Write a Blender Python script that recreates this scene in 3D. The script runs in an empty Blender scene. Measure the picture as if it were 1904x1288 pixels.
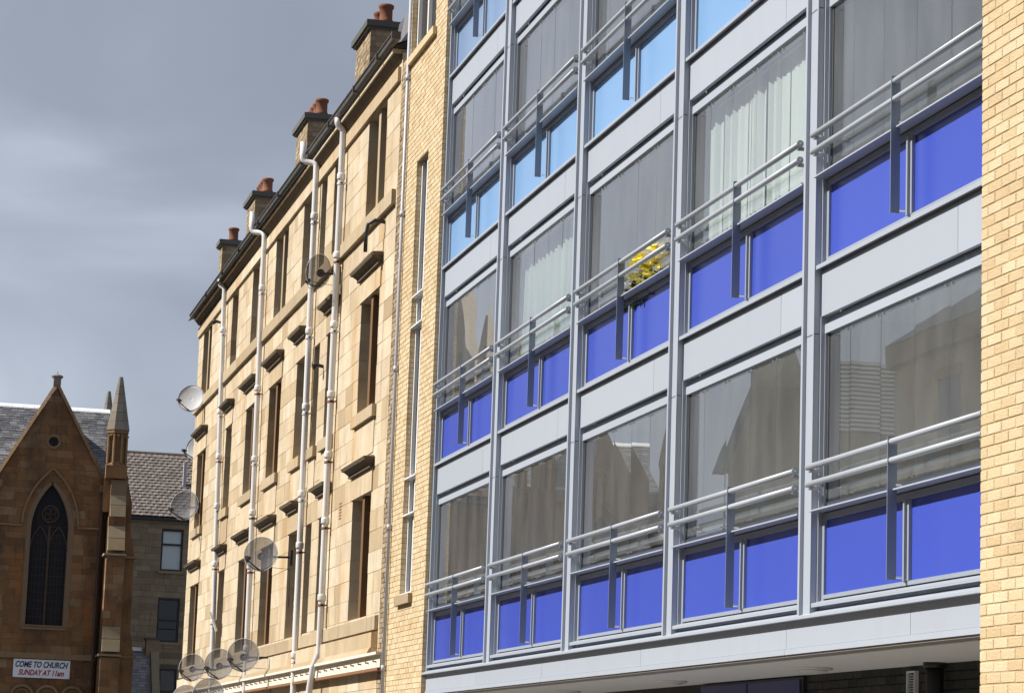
import bpy, math, random
from mathutils import Vector, Matrix
random.seed(7)
R = math.radians
scene = bpy.context.scene
col = scene.collection

# ------------------------------------------------------------------ camera, sky, sun, exposure
EYE = 1.6
YAW, PITCH, ROLL = R(13.390), R(9.442), R(1.968)
cam_data = bpy.data.cameras.new("camera")
cam_data.sensor_width = 36.0
cam_data.lens = 4806.7 / 1904 * 36.0
cam_data.clip_start = 0.1
cam_data.clip_end = 4000
cam = bpy.data.objects.new("camera", cam_data)
col.objects.link(cam)
fw = Vector((math.sin(YAW)*math.cos(PITCH), math.cos(YAW)*math.cos(PITCH), math.sin(PITCH)))
rt = Vector((math.cos(YAW), -math.sin(YAW), 0))
up = rt.cross(fw)
r2 = rt*math.cos(ROLL) + up*math.sin(ROLL)
u2 = up*math.cos(ROLL) - rt*math.sin(ROLL)
cam.matrix_world = Matrix(((r2.x, u2.x, -fw.x, 0), (r2.y, u2.y, -fw.y, 0), (r2.z, u2.z, -fw.z, EYE), (0, 0, 0, 1)))
scene.camera = cam

SUN_EL, SUN_OFF = R(43), R(8)            # elevation; angle from -X towards +Y
sun_dir = Vector((-math.cos(SUN_EL)*math.cos(SUN_OFF), math.cos(SUN_EL)*math.sin(SUN_OFF), math.sin(SUN_EL)))
sd = bpy.data.lights.new("sun", 'SUN')
sd.energy = 5.0
sd.angle = R(0.5)
sd.color = (1.0, 0.95, 0.87)
sun = bpy.data.objects.new("sun", sd)
col.objects.link(sun)
sun.rotation_euler = sun_dir.to_track_quat('Z', 'Y').to_euler()
sun.location = (-30, 20, 40)

world = bpy.data.worlds.new("World")
scene.world = world
world.use_nodes = True
wn, wl = world.node_tree.nodes, world.node_tree.links
wn.clear()
def wnode(t, **kw):
    n = wn.new(t)
    for k, v in kw.items():
        setattr(n, k, v)
    return n
wout = wnode('ShaderNodeOutputWorld')
sky = wnode('ShaderNodeTexSky')
sky.sky_type = 'NISHITA'
sky.sun_disc = False
sky.sun_elevation = SUN_EL
sky.sun_rotation = -(math.pi/2 - SUN_OFF)
bg_sky = wnode('ShaderNodeBackground')
bg_sky.inputs['Strength'].default_value = 0.1
wl.new(sky.outputs[0], bg_sky.inputs['Color'])
tc = wnode('ShaderNodeTexCoord')
mp = wnode('ShaderNodeMapping')
mp.inputs['Scale'].default_value = (1.0, 1.0, 1.7)
mp.inputs['Rotation'].default_value = (R(8), R(14), 0)
wl.new(tc.outputs['Generated'], mp.inputs['Vector'])
nz = wnode('ShaderNodeTexNoise')
nz.inputs['Scale'].default_value = 5.0
nz.inputs['Detail'].default_value = 5
nz.inputs['Roughness'].default_value = 0.46
nz.inputs['Distortion'].default_value = 0.9
wl.new(mp.outputs[0], nz.inputs['Vector'])
sep = wnode('ShaderNodeSeparateXYZ')
wl.new(tc.outputs['Generated'], sep.inputs[0])
elev = wnode('ShaderNodeMapRange')           # thick cloud overhead, thinner and paler towards the horizon
elev.inputs['From Min'].default_value = 0.10
elev.inputs['From Max'].default_value = 0.30
elev.inputs['To Min'].default_value = 0.15
elev.inputs['To Max'].default_value = -0.10
wl.new(sep.outputs['Z'], elev.inputs['Value'])
addn = wnode('ShaderNodeMath', operation='ADD')
wl.new(nz.outputs['Fac'], addn.inputs[0])
wl.new(elev.outputs[0], addn.inputs[1])
cr = wnode('ShaderNodeValToRGB')
cr.color_ramp.interpolation = 'EASE'
cr.color_ramp.elements[0].position = 0.20
cr.color_ramp.elements[0].color = (0.152, 0.170, 0.210, 1)
cr.color_ramp.elements[1].position = 0.90
cr.color_ramp.elements[1].color = (0.37, 0.41, 0.478, 1)
e = cr.color_ramp.elements.new(0.5)
e.color = (0.207, 0.232, 0.284, 1)
wl.new(addn.outputs[0], cr.inputs['Fac'])
bg_cloud = wnode('ShaderNodeBackground')
wl.new(cr.outputs[0], bg_cloud.inputs['Color'])
bg_cloud.inputs['Strength'].default_value = 1.08
mixw = wnode('ShaderNodeMixShader')
mixw.inputs[0].default_value = 0.94
wl.new(bg_sky.outputs[0], mixw.inputs[1])
wl.new(bg_cloud.outputs[0], mixw.inputs[2])
wl.new(mixw.outputs[0], wout.inputs['Surface'])

scene.view_settings.view_transform = 'Standard'
scene.view_settings.look = 'None'
scene.view_settings.gamma = 1.0
scene.view_settings.exposure = 0.55
scene.view_settings.use_curve_mapping = False
scene.render.resolution_x, scene.render.resolution_y = 1024, 692
scene.cycles.transparent_max_bounces = 24
scene.cycles.max_bounces = 10

# ------------------------------------------------------------------ materials
def new_mat(name):
    m = bpy.data.materials.new(name)
    m.use_nodes = True
    nt = m.node_tree
    nt.nodes.clear()
    out = nt.nodes.new('ShaderNodeOutputMaterial')
    return m, nt, out

def N(nt, t, ins=None, **kw):
    n = nt.nodes.new(t)
    for k, v in kw.items():
        setattr(n, k, v)
    for k, v in (ins or {}).items():
        s = n.inputs[k]
        if isinstance(v, bpy.types.NodeSocket):
            nt.links.new(v, s)
        else:
            s.default_value = v
    return n

def c4(c):
    return (c[0], c[1], c[2], 1)

def ramp(nt, fac, stops):
    n = nt.nodes.new('ShaderNodeValToRGB')
    el = n.color_ramp.elements
    while len(el) < len(stops):
        el.new(0.5)
    for i, (p, c) in enumerate(stops):
        el[i].position = p
        el[i].color = c4(c)
    nt.links.new(fac, n.inputs['Fac'])
    return n.outputs['Color']

def mixc(nt, fac, a, b, mode='MIX'):
    n = nt.nodes.new('ShaderNodeMix')
    n.data_type = 'RGBA'
    n.blend_type = mode
    for s, v in ((n.inputs[0], fac), (n.inputs[6], a), (n.inputs[7], b)):
        if isinstance(v, bpy.types.NodeSocket):
            nt.links.new(v, s)
        else:
            s.default_value = c4(v) if isinstance(v, tuple) and len(v) == 3 else v
    return n.outputs[2]

def noise(nt, scale, vec=None, detail=4, stretch=None, rough=0.55):
    if vec is None:
        vec = N(nt, 'ShaderNodeNewGeometry').outputs['Position']
    if stretch:
        vec = N(nt, 'ShaderNodeMapping', {'Vector': vec, 'Scale': stretch}).outputs[0]
    return N(nt, 'ShaderNodeTexNoise', {'Vector': vec, 'Scale': scale, 'Detail': detail, 'Roughness': rough}).outputs['Fac']

def rng(nt, v, a, b, c=0.0, d=1.0):
    return N(nt, 'ShaderNodeMapRange', {'Value': v, 'From Min': a, 'From Max': b, 'To Min': c, 'To Max': d}).outputs[0]

def stone_mat(name, stops, island=False, stain=(0.16, 0.12, 0.08), stain_amt=0.5, rust=None, rough=0.9, bump=0.35, fine=60, streak=0.4, mottle=3.0, soot=None, soot_amt=0.6):
    """stone or brick: one tone per block, mottling, vertical dirt streaks, fine grain"""
    m, nt, out = new_mat(name)
    rnd = N(nt, 'ShaderNodeNewGeometry').outputs['Random Per Island'] if island else N(nt, 'ShaderNodeObjectInfo').outputs['Random']
    c = ramp(nt, rnd, stops)
    big = noise(nt, mottle, detail=6)
    c = mixc(nt, rng(nt, big, 0.35, 0.75, 0.0, 0.35), c, tuple(0.72*v for v in stops[0][1]))
    if rust:
        rs = noise(nt, 0.9, detail=5, stretch=(1.3, 1.3, 0.45))
        c = mixc(nt, rng(nt, rs, 0.56, 0.74, 0.0, 0.75), c, rust)
    st = noise(nt, 2.2, detail=7, stretch=(2.4, 2.4, 0.3), rough=0.65)
    c = mixc(nt, rng(nt, st, 0.55, 0.82, 0.0, streak), c, stain)
    if soot:
        so = noise(nt, 0.75, detail=9, rough=0.68, stretch=(1.2, 1.2, 0.8))
        c = mixc(nt, rng(nt, so, 0.47, 0.66, 0.0, soot_amt), c, soot)
    pit = noise(nt, fine, detail=3)
    c = mixc(nt, rng(nt, pit, 0.5, 0.85, 0.0, 0.30), c, tuple(0.55*v for v in stops[0][1]))
    bmp = N(nt, 'ShaderNodeBump', {'Height': noise(nt, fine*0.6, detail=5), 'Strength': bump, 'Distance': 0.02})
    b = N(nt, 'ShaderNodeBsdfPrincipled', {'Base Color': c, 'Roughness': rough, 'Normal': bmp.outputs[0]})
    b.inputs['Specular IOR Level'].default_value = 0.25
    nt.links.new(b.outputs[0], out.inputs[0])
    return m

def paint_mat(name, base, rough=0.45, dirt=0.2, dirt_col=(0.2, 0.2, 0.2), metallic=0.0, spec=0.5, streak=True, var=0.05, bump=0.0):
    m, nt, out = new_mat(name)
    rnd = N(nt, 'ShaderNodeObjectInfo').outputs['Random']
    c = mixc(nt, rnd, tuple(v*(1-var) for v in base), tuple(min(1, v*(1+var)) for v in base))
    d = noise(nt, 1.6, detail=7, stretch=(2.5, 2.5, 0.35) if streak else None, rough=0.62)
    c = mixc(nt, rng(nt, d, 0.5, 0.85, 0.0, dirt), c, dirt_col)
    d2 = noise(nt, 35, detail=3)
    c = mixc(nt, rng(nt, d2, 0.5, 0.9, 0.0, dirt*0.5), c, dirt_col)
    ins = {'Base Color': c, 'Roughness': rough, 'Metallic': metallic}
    if bump:
        ins['Normal'] = N(nt, 'ShaderNodeBump', {'Height': noise(nt, 9, detail=3), 'Strength': bump, 'Distance': 0.02}).outputs[0]
    b = N(nt, 'ShaderNodeBsdfPrincipled', ins)
    b.inputs['Specular IOR Level'].default_value = spec
    nt.links.new(b.outputs[0], out.inputs[0])
    return m

def glass_mat(name, tint=(0.93, 0.955, 0.95), wav=0.003, gain=2.35, scale=1.6, dust_haze=0.0):
    m, nt, out = new_mat(name)
    bmp = N(nt, 'ShaderNodeBump', {'Height': noise(nt, scale, detail=1), 'Strength': wav, 'Distance': 0.05})
    fr = N(nt, 'ShaderNodeFresnel', {'IOR': 1.52})
    fac = N(nt, 'ShaderNodeMath', {0: fr.outputs[0], 1: gain}, operation='MULTIPLY', use_clamp=True).outputs[0]
    bf = N(nt, 'ShaderNodeNewGeometry').outputs['Backfacing']
    inv = N(nt, 'ShaderNodeMath', {0: 1.0, 1: bf}, operation='SUBTRACT').outputs[0]
    fac = N(nt, 'ShaderNodeMath', {0: fac, 1: inv}, operation='MULTIPLY').outputs[0]
    tr = N(nt, 'ShaderNodeBsdfTransparent', {'Color': c4(tint)})
    gl = N(nt, 'ShaderNodeBsdfGlossy', {'Color': (1, 1, 1, 1), 'Roughness': 0.0, 'Normal': bmp.outputs[0]})
    mx = N(nt, 'ShaderNodeMixShader', {0: fac, 1: tr.outputs[0], 2: gl.outputs[0]})
    if dust_haze:  # diffuse film for dust, also standing in for bounced light that lifts the blacks
        dn = rng(nt, noise(nt, 1.5, detail=6, stretch=(2, 2, 0.6)), 0.3, 0.75, dust_haze*0.6, dust_haze*1.4)
        df = N(nt, 'ShaderNodeBsdfDiffuse', {'Color': (0.56, 0.58, 0.60, 1)})
        dn = N(nt, 'ShaderNodeMath', {0: dn, 1: inv}, operation='MULTIPLY').outputs[0]
        mx = N(nt, 'ShaderNodeMixShader', {0: dn, 1: mx.outputs[0], 2: df.outputs[0]})
    nt.links.new(mx.outputs[0], out.inputs[0])
    return m

def mesh_mat(name, base, hole=0.5, rough=0.5):
    """perforated sheet: too fine to see the holes, lets part of the light through"""
    m, nt, out = new_mat(name)
    b = N(nt, 'ShaderNodeBsdfPrincipled', {'Base Color': c4(base), 'Roughness': rough})
    tr = N(nt, 'ShaderNodeBsdfTransparent')
    mx = N(nt, 'ShaderNodeMixShader', {0: 1-hole, 1: tr.outputs[0], 2: b.outputs[0]})
    nt.links.new(mx.outputs[0], out.inputs[0])
    return m

def cloth_mat(name, base):
    m, nt, out = new_mat(name)
    d = N(nt, 'ShaderNodeBsdfDiffuse', {'Color': c4(base)})
    t = N(nt, 'ShaderNodeBsdfTranslucent', {'Color': c4(base)})
    mx = N(nt, 'ShaderNodeMixShader', {0: 0.3, 1: d.outputs[0], 2: t.outputs[0]})
    nt.links.new(mx.outputs[0], out.inputs[0])
    return m

BUFF = [(0.0, (0.38, 0.285, 0.18)), (0.10, (0.49, 0.385, 0.25)), (0.3, (0.58, 0.48, 0.335)), (0.6, (0.62, 0.53, 0.39)), (0.8, (0.54, 0.435, 0.31)), (1.0, (0.64, 0.565, 0.435))]
RED = [(0.0, (0.175, 0.092, 0.046)), (0.3, (0.215, 0.114, 0.054)), (0.6, (0.25, 0.132, 0.060)), (0.88, (0.26, 0.150, 0.076)), (1.0, (0.31, 0.21, 0.125))]
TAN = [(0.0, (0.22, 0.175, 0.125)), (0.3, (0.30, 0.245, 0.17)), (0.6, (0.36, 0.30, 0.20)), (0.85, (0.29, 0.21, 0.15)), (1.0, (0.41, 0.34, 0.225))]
YBRICK = [(0.0, (0.545, 0.41, 0.24)), (0.3, (0.59, 0.465, 0.29)), (0.7, (0.625, 0.50, 0.325)), (1.0, (0.66, 0.545, 0.37))]
BBRICK = [(0.0, (0.22, 0.16, 0.10)), (0.4, (0.31, 0.235, 0.15)), (0.75, (0.38, 0.30, 0.195)), (1.0, (0.44, 0.35, 0.23))]
SLATE = [(0.0, (0.075, 0.075, 0.085)), (0.4, (0.115, 0.115, 0.125)), (0.75, (0.16, 0.16, 0.17)), (1.0, (0.22, 0.215, 0.22))]
TILE = [(0.0, (0.13, 0.11, 0.10)), (0.5, (0.18, 0.155, 0.14)), (1.0, (0.24, 0.21, 0.19))]
M = {
    'buff': stone_mat('buff_sandstone', BUFF, rust=(0.47, 0.28, 0.11), stain=(0.20, 0.16, 0.115), streak=0.75, soot=(0.36, 0.27, 0.17), soot_amt=0.4),
    'buff_i': stone_mat('buff_sandstone_courses', BUFF, island=True, rust=(0.47, 0.28, 0.11), stain=(0.20, 0.16, 0.115), streak=0.75, soot=(0.36, 0.27, 0.17), soot_amt=0.4),
    'buff_trim': stone_mat('weathered_buff_trim', [(0, (0.36, 0.28, 0.18)), (1, (0.47, 0.38, 0.26))], rust=(0.46, 0.26, 0.09), stain=(0.10, 0.085, 0.065), streak=0.7),
    'hood': stone_mat('sooty_hood_stone', [(0, (0.10, 0.08, 0.058)), (1, (0.17, 0.135, 0.098))], stain=(0.05, 0.042, 0.035), streak=0.8),
    'buff_mortar': stone_mat('pale_lime_mortar', [(0, (0.55, 0.46, 0.34)), (1, (0.58, 0.49, 0.36))], streak=0.2),
    'red': stone_mat('red_sandstone', RED, stain=(0.035, 0.026, 0.02), streak=0.85, rust=(0.32, 0.125, 0.03), mottle=0.9, fine=25, soot=(0.05, 0.036, 0.027), soot_amt=0.62),
    'red_i': stone_mat('red_sandstone_courses', RED, island=True, stain=(0.035, 0.026, 0.02), streak=0.85, rust=(0.32, 0.125, 0.03), mottle=0.9, fine=25, soot=(0.05, 0.036, 0.027), soot_amt=0.62),
    'red_trim': stone_mat('dressed_church_stone', [(0, (0.24, 0.15, 0.08)), (1, (0.30, 0.195, 0.11))], stain=(0.06, 0.045, 0.03), streak=0.75),
    'red_mortar': stone_mat('dark_church_mortar', [(0, (0.20, 0.14, 0.09)), (1, (0.22, 0.155, 0.10))]),
    'spire': stone_mat('grey_spire_stone', [(0, (0.19, 0.165, 0.135)), (1, (0.26, 0.23, 0.19))], island=True, stain=(0.09, 0.08, 0.07), streak=0.5),
    'weathering': stone_mat('pale_weathering_slab', [(0, (0.27, 0.20, 0.12)), (1, (0.34, 0.27, 0.17))], stain=(0.12, 0.09, 0.06), streak=0.5),
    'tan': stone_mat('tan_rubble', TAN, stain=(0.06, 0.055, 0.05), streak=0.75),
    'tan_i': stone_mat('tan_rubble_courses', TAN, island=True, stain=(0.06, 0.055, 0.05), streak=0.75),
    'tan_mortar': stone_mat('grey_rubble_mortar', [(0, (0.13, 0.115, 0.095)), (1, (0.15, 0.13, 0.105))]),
    'ybrick': stone_mat('yellow_facing_brick', YBRICK, fine=110, stain=(0.36, 0.25, 0.13), streak=0.25, bump=0.5),
    'ybrick_i': stone_mat('yellow_facing_brickwork', YBRICK, island=True, fine=110, stain=(0.36, 0.25, 0.13), streak=0.25, bump=0.5),
    'ymortar': stone_mat('brown_brick_mortar', [(0, (0.46, 0.36, 0.215)), (1, (0.49, 0.385, 0.235))], fine=140),
    'bbrick': stone_mat('old_common_brick', BBRICK, island=True, fine=70, stain=(0.10, 0.08, 0.06), streak=0.5),
    'bmortar': stone_mat('pale_chimney_mortar', [(0, (0.42, 0.37, 0.29)), (1, (0.45, 0.40, 0.32))]),
    'dbrick': stone_mat('charcoal_brick', [(0, (0.035, 0.034, 0.034)), (0.5, (0.05, 0.048, 0.047)), (1, (0.065, 0.062, 0.06))], island=True, stain=(0.03, 0.03, 0.03)),
    'slate': stone_mat('grey_slate', SLATE, island=True, stain=(0.05, 0.05, 0.055), streak=0.4, rough=0.55, mottle=1.0),
    'tile': stone_mat('brown_concrete_tile', TILE, island=True, stain=(0.08, 0.075, 0.065), streak=0.4, mottle=1.0),
    'slate_lit': stone_mat('lit_slate', [(0, (0.20, 0.20, 0.21)), (0.5, (0.27, 0.27, 0.28)), (1, (0.36, 0.36, 0.37))], island=True, stain=(0.12, 0.12, 0.13), streak=0.4, rough=0.55, mottle=1.0),  # grey slate lightened in colour to look lit where the church shades it
    'brown_mullion': stone_mat('brown_window_mullion', [(0, (0.17, 0.095, 0.045)), (1, (0.22, 0.13, 0.07))], stain=(0.08, 0.05, 0.03), streak=0.5),
    'capstone': stone_mat('dark_chimney_cap', [(0, (0.10, 0.10, 0.092)), (1, (0.15, 0.148, 0.135))], stain=(0.16, 0.16, 0.13), streak=0.5),
    'pot': stone_mat('terracotta', [(0, (0.20, 0.085, 0.052)), (1, (0.28, 0.125, 0.08))], stain=(0.07, 0.05, 0.04), streak=0.7),
    'panel': paint_mat('pale_grey_aluminium', (0.375, 0.415, 0.485), rough=0.42, dirt=0.32, dirt_col=(0.34, 0.35, 0.36), var=0.03, bump=0.04),
    'frame': paint_mat('mid_grey_frame', (0.29, 0.325, 0.385), rough=0.4, dirt=0.25, dirt_col=(0.2, 0.21, 0.22)),
    'gasket': paint_mat('dark_gasket', (0.045, 0.05, 0.06), rough=0.6, dirt=0.2),
    'rail': paint_mat('grey_rail_paint', (0.37, 0.40, 0.45), rough=0.35, dirt=0.2, dirt_col=(0.25, 0.25, 0.25)),
    'fin': paint_mat('slate_blue_fin', (0.19, 0.225, 0.29), rough=0.4, dirt=0.15, dirt_col=(0.2, 0.2, 0.22)),
    'steel': paint_mat('bright_steel', (0.62, 0.63, 0.64), rough=0.3, metallic=0.8, dirt=0.1),
    'blue0': paint_mat('royal_blue_glass_panel', (0.050, 0.082, 0.44), rough=0.22, dirt=0.06, dirt_col=(0.12, 0.14, 0.5), spec=0.4, var=0.03),
    'blue1': paint_mat('sky_blue_glass_panel', (0.20, 0.36, 0.62), rough=0.2, dirt=0.08, dirt_col=(0.2, 0.4, 0.7), spec=0.5, var=0.03),
    'blue2': paint_mat('powder_blue_glass_panel', (0.21, 0.31, 0.50), rough=0.2, dirt=0.08, dirt_col=(0.2, 0.3, 0.55), spec=0.5, var=0.03),
    'doorblue': paint_mat('navy_door_paint', (0.025, 0.035, 0.16), rough=0.35, dirt=0.15),
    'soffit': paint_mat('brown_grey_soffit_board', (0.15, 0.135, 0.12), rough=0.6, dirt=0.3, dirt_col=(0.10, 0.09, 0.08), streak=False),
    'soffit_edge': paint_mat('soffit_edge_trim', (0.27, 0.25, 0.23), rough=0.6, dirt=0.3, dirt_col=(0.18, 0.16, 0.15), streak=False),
    'room': paint_mat('balcony_render', (0.78, 0.79, 0.79), rough=0.8, dirt=0.2, dirt_col=(0.3, 0.3, 0.3)),
    'deck': paint_mat('balcony_deck', (0.36, 0.33, 0.29), rough=0.8, dirt=0.4, dirt_col=(0.1, 0.09, 0.08)),
    'white': paint_mat('white_upvc', (0.74, 0.75, 0.76), rough=0.4, dirt=0.22, dirt_col=(0.42, 0.40, 0.37)),
    'pipe': paint_mat('white_pipe_paint', (0.66, 0.66, 0.67), rough=0.4, dirt=0.4, dirt_col=(0.36, 0.33, 0.30)),
    'greypipe': paint_mat('grey_pvc_pipe', (0.40, 0.41, 0.46), rough=0.4, dirt=0.25, dirt_col=(0.25, 0.24, 0.25)),
    'rustclip': paint_mat('rusty_pipe_clip', (0.22, 0.10, 0.045), rough=0.8, dirt=0.4, dirt_col=(0.30, 0.22, 0.15)),
    'gutter': paint_mat('black_cast_gutter', (0.085, 0.08, 0.075), rough=0.5, dirt=0.6, dirt_col=(0.20, 0.18, 0.16)),
    'black': paint_mat('black_paint', (0.018, 0.018, 0.02), rough=0.45, dirt=0.2, dirt_col=(0.06, 0.06, 0.06)),
    'sash': paint_mat('dark_brown_sash', (0.05, 0.03, 0.02), rough=0.5, dirt=0.2),
    'timber': paint_mat('varnished_timber', (0.42, 0.22, 0.08), rough=0.5, dirt=0.3, dirt_col=(0.2, 0.1, 0.04)),
    'fascia': paint_mat('cream_fascia_paint', (0.74, 0.70, 0.60), rough=0.6, dirt=0.35, dirt_col=(0.45, 0.36, 0.26)),
    'dish_solid': paint_mat('pale_grey_dish', (0.50, 0.52, 0.55), rough=0.5, dirt=0.3, dirt_col=(0.28, 0.29, 0.31)),
    'dish_mesh': mesh_mat('grey_perforated_dish', (0.12, 0.125, 0.145), hole=0.55),
    'dish_dark': mesh_mat('black_perforated_dish', (0.05, 0.045, 0.04), hole=0.58),
    'dish_rim': paint_mat('dish_rim', (0.45, 0.46, 0.49), rough=0.5, dirt=0.2),
    'lead': paint_mat('window_lead_mesh', (0.022, 0.023, 0.028), rough=0.9, dirt=0.5, dirt_col=(0.06, 0.05, 0.042), spec=0.1),
    'tracery': stone_mat('sooty_tracery', [(0, (0.07, 0.05, 0.038)), (1, (0.09, 0.065, 0.045))]),
    'ridgewhite': paint_mat('whitewashed_ridge', (0.74, 0.75, 0.77), rough=0.7, dirt=0.4, dirt_col=(0.42, 0.42, 0.42)),
    'signwhite': paint_mat('white_sign_board', (0.74, 0.77, 0.82), rough=0.5, dirt=0.12, dirt_col=(0.5, 0.48, 0.46)),
    'navy': paint_mat('navy_lettering', (0.012, 0.017, 0.06), rough=0.6, dirt=0.0),
    'crimson': paint_mat('crimson_lettering', (0.36, 0.012, 0.035), rough=0.6, dirt=0.0),
    'glass': glass_mat('balcony_glass', dust_haze=0.095),
    'winglass': glass_mat('window_glass', tint=(0.25, 0.27, 0.3), wav=0.03, gain=1.3),
    'curtain': cloth_mat('white_curtain', (0.66, 0.72, 0.68)),
    'slatw': cloth_mat('white_blind_fabric', (0.86, 0.90, 0.87)),
    'yellow': paint_mat('yellow_petals', (0.86, 0.70, 0.03), rough=0.7, dirt=0.0, var=0.2),
    'whitep': paint_mat('white_petals', (0.75, 0.74, 0.70), rough=0.7, dirt=0.0),
    'leaf': paint_mat('green_leaves', (0.06, 0.11, 0.035), rough=0.7, dirt=0.2, var=0.2),
    'asphalt': stone_mat('asphalt', [(0, (0.045, 0.045, 0.047)), (1, (0.055, 0.055, 0.056))], fine=90, streak=0.2),
    'paving': stone_mat('paving', [(0, (0.22, 0.21, 0.195)), (1, (0.26, 0.25, 0.235))], fine=50, streak=0.2),
    'lamp_lens': paint_mat('opal_lamp_lens', (0.72, 0.70, 0.64), rough=0.4, dirt=0.05),
}

# ------------------------------------------------------------------ mesh helpers
WL = {}                                        # world location of every object used as a parent
class MB:
    def __init__(self):
        self.v, self.f = [], []
    def hexa(self, p):                          # p: 8 points, bottom loop then top loop
        b = len(self.v)
        self.v += [tuple(q) for q in p]
        self.f += [tuple(b+i for i in q) for q in ((0, 3, 2, 1), (4, 5, 6, 7), (0, 1, 5, 4), (1, 2, 6, 5), (2, 3, 7, 6), (3, 0, 4, 7))]
        return self
    def box(self, x0, x1, y0, y1, z0, z1):
        x0, x1 = min(x0, x1), max(x0, x1); y0, y1 = min(y0, y1), max(y0, y1); z0, z1 = min(z0, z1), max(z0, z1)
        return self.hexa([(x0, y0, z0), (x1, y0, z0), (x1, y1, z0), (x0, y1, z0), (x0, y0, z1), (x1, y0, z1), (x1, y1, z1), (x0, y1, z1)])
    def face(self, pts):
        b = len(self.v)
        self.v += [tuple(q) for q in pts]
        self.f.append(tuple(range(b, b+len(pts))))
        return self
    def prism(self, poly, d):                   # poly: planar 3D points, d: extrusion vector
        b, n = len(self.v), len(poly)
        d = Vector(d)
        self.v += [tuple(q) for q in poly] + [tuple(Vector(q)+d) for q in poly]
        self.f.append(tuple(range(b+n-1, b-1, -1)))
        self.f.append(tuple(range(b+n, b+2*n)))
        for i in range(n):
            j = (i+1) % n
            self.f.append((b+i, b+j, b+n+j, b+n+i))
        return self
    def tube(self, path, r, n=10, closed=False):
        P = [Vector(p) for p in path]
        rr = r if isinstance(r, (list, tuple)) else [r]*len(P)
        b = len(self.v)
        prev = None
        for i, p in enumerate(P):
            t = (P[min(i+1, len(P)-1)] - P[max(i-1, 0)]).normalized()
            a = prev if prev is not None and abs(prev.dot(t)) < 0.95 else (Vector((0, 0, 1)) if abs(t.z) < 0.9 else Vector((0, 1, 0)))
            u = (a - t*a.dot(t)).normalized()
            w = t.cross(u)
            prev = u
            for k in range(n):
                an = 2*math.pi*k/n
                self.v.append(tuple(p + (u*math.cos(an) + w*math.sin(an))*rr[i]))
        for i in range(len(P)-1):
            for k in range(n):
                k2 = (k+1) % n
                self.f.append((b+i*n+k, b+i*n+k2, b+(i+1)*n+k2, b+(i+1)*n+k))
        self.f.append(tuple(b+k for k in range(n-1, -1, -1)))
        self.f.append(tuple(b+(len(P)-1)*n+k for k in range(n)))
        return self
    def lathe(self, prof, c, n=16, axis='z', phase=0.0):   # prof: (radius, height)
        b = len(self.v)
        for r, h in prof:
            for k in range(n):
                a = 2*math.pi*k/n + phase
                if axis == 'z':
                    self.v.append((c[0]+r*math.cos(a), c[1]+r*math.sin(a), c[2]+h))
                elif axis == 'x':
                    self.v.append((c[0]+h, c[1]+r*math.cos(a), c[2]+r*math.sin(a)))
                else:
                    self.v.append((c[0]+r*math.sin(a), c[1]+h, c[2]+r*math.cos(a)))
        for i in range(len(prof)-1):
            for k in range(n):
                k2 = (k+1) % n
                self.f.append((b+i*n+k, b+i*n+k2, b+(i+1)*n+k2, b+(i+1)*n+k))
        self.f.append(tuple(b+k for k in range(n-1, -1, -1)))
        self.f.append(tuple(b+(len(prof)-1)*n+k for k in range(n)))
        return self
    def mesh(self, name, mat, origin=(0, 0, 0), smooth=False):
        me = bpy.data.meshes.new(name)
        o = origin
        me.from_pydata([(x-o[0], y-o[1], z-o[2]) for x, y, z in self.v], [], self.f)
        if mat:
            me.materials.append(M[mat])
        if smooth:
            me.polygons.foreach_set('use_smooth', [len(p.vertices) <= 4 for p in me.polygons])
        me.update()
        return me
    def build(self, name, mat, parent=None, origin=None, smooth=False, kind=None, local=False):
        if origin is None:
            if local:
                origin = (0, 0, 0)
            else:
                xs, ys, zs = zip(*self.v)
                origin = ((min(xs)+max(xs))/2, (min(ys)+max(ys))/2, min(zs))
        me = self.mesh(name, mat, origin, smooth)
        return place(name, me, origin, parent, kind)

def place(name, me, loc, parent=None, kind=None):
    o = bpy.data.objects.new(name, me)
    col.objects.link(o)
    loc = Vector(loc)
    if parent is not None:
        o.parent = parent
        o.location = loc - WL[parent]
    else:
        o.location = loc
    WL[o] = loc
    if kind:
        o['kind'] = kind
    return o

def thing(name, label, cat, loc, group=None):
    o = place(name, None, loc)
    o.empty_display_size = 0.3
    return tag(o, label, cat, group)

def tag(o, label, cat, group=None):
    o['label'] = label
    o['category'] = cat
    if group:
        o['group'] = group
    return o

def sub_rects(a0, a1, holes):
    """1-D interval minus holes"""
    segs = [(a0, a1)]
    for h0, h1 in holes:
        nx = []
        for s0, s1 in segs:
            if h1 <= s0 or h0 >= s1:
                nx.append((s0, s1))
            else:
                if h0 > s0: nx.append((s0, h0))
                if h1 < s1: nx.append((h1, s1))
        segs = nx
    return [s for s in segs if s[1]-s[0] > 1e-4]

D = 7.2415                                     # plane of the street front on the right
Y5, W = 19.5947, 3.74755                       # far jamb of the nearest bay, bay width
Z1, H = 3.0443, 2.75                           # lowest sill, storey height

# ------------------------------------------------------------------ ground
def structure(o):
    o['kind'] = 'structure'
    return o
g = MB().box(-600, 600, -400, 1500, -1.0, 0.0).build('ground', 'asphalt'); structure(g)
p = MB().box(4.3, 24, -20, 98, -0.02, 0.13).build('pavement', 'paving'); structure(p)
MB().box(4.12, 4.297, -20, 98, -0.02, 0.135).build('kerb', 'buff_trim', p)
p = MB().box(-30, -9.2, -20, 98, -0.02, 0.13).build('pavement', 'paving'); structure(p)
MB().box(-9.197, -9.02, -20, 98, -0.02, 0.135).build('kerb', 'buff_trim', p)
p = MB().box(-40, 40, 109.5, 150, -0.02, 0.13).build('pavement', 'paving'); structure(p)

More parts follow.
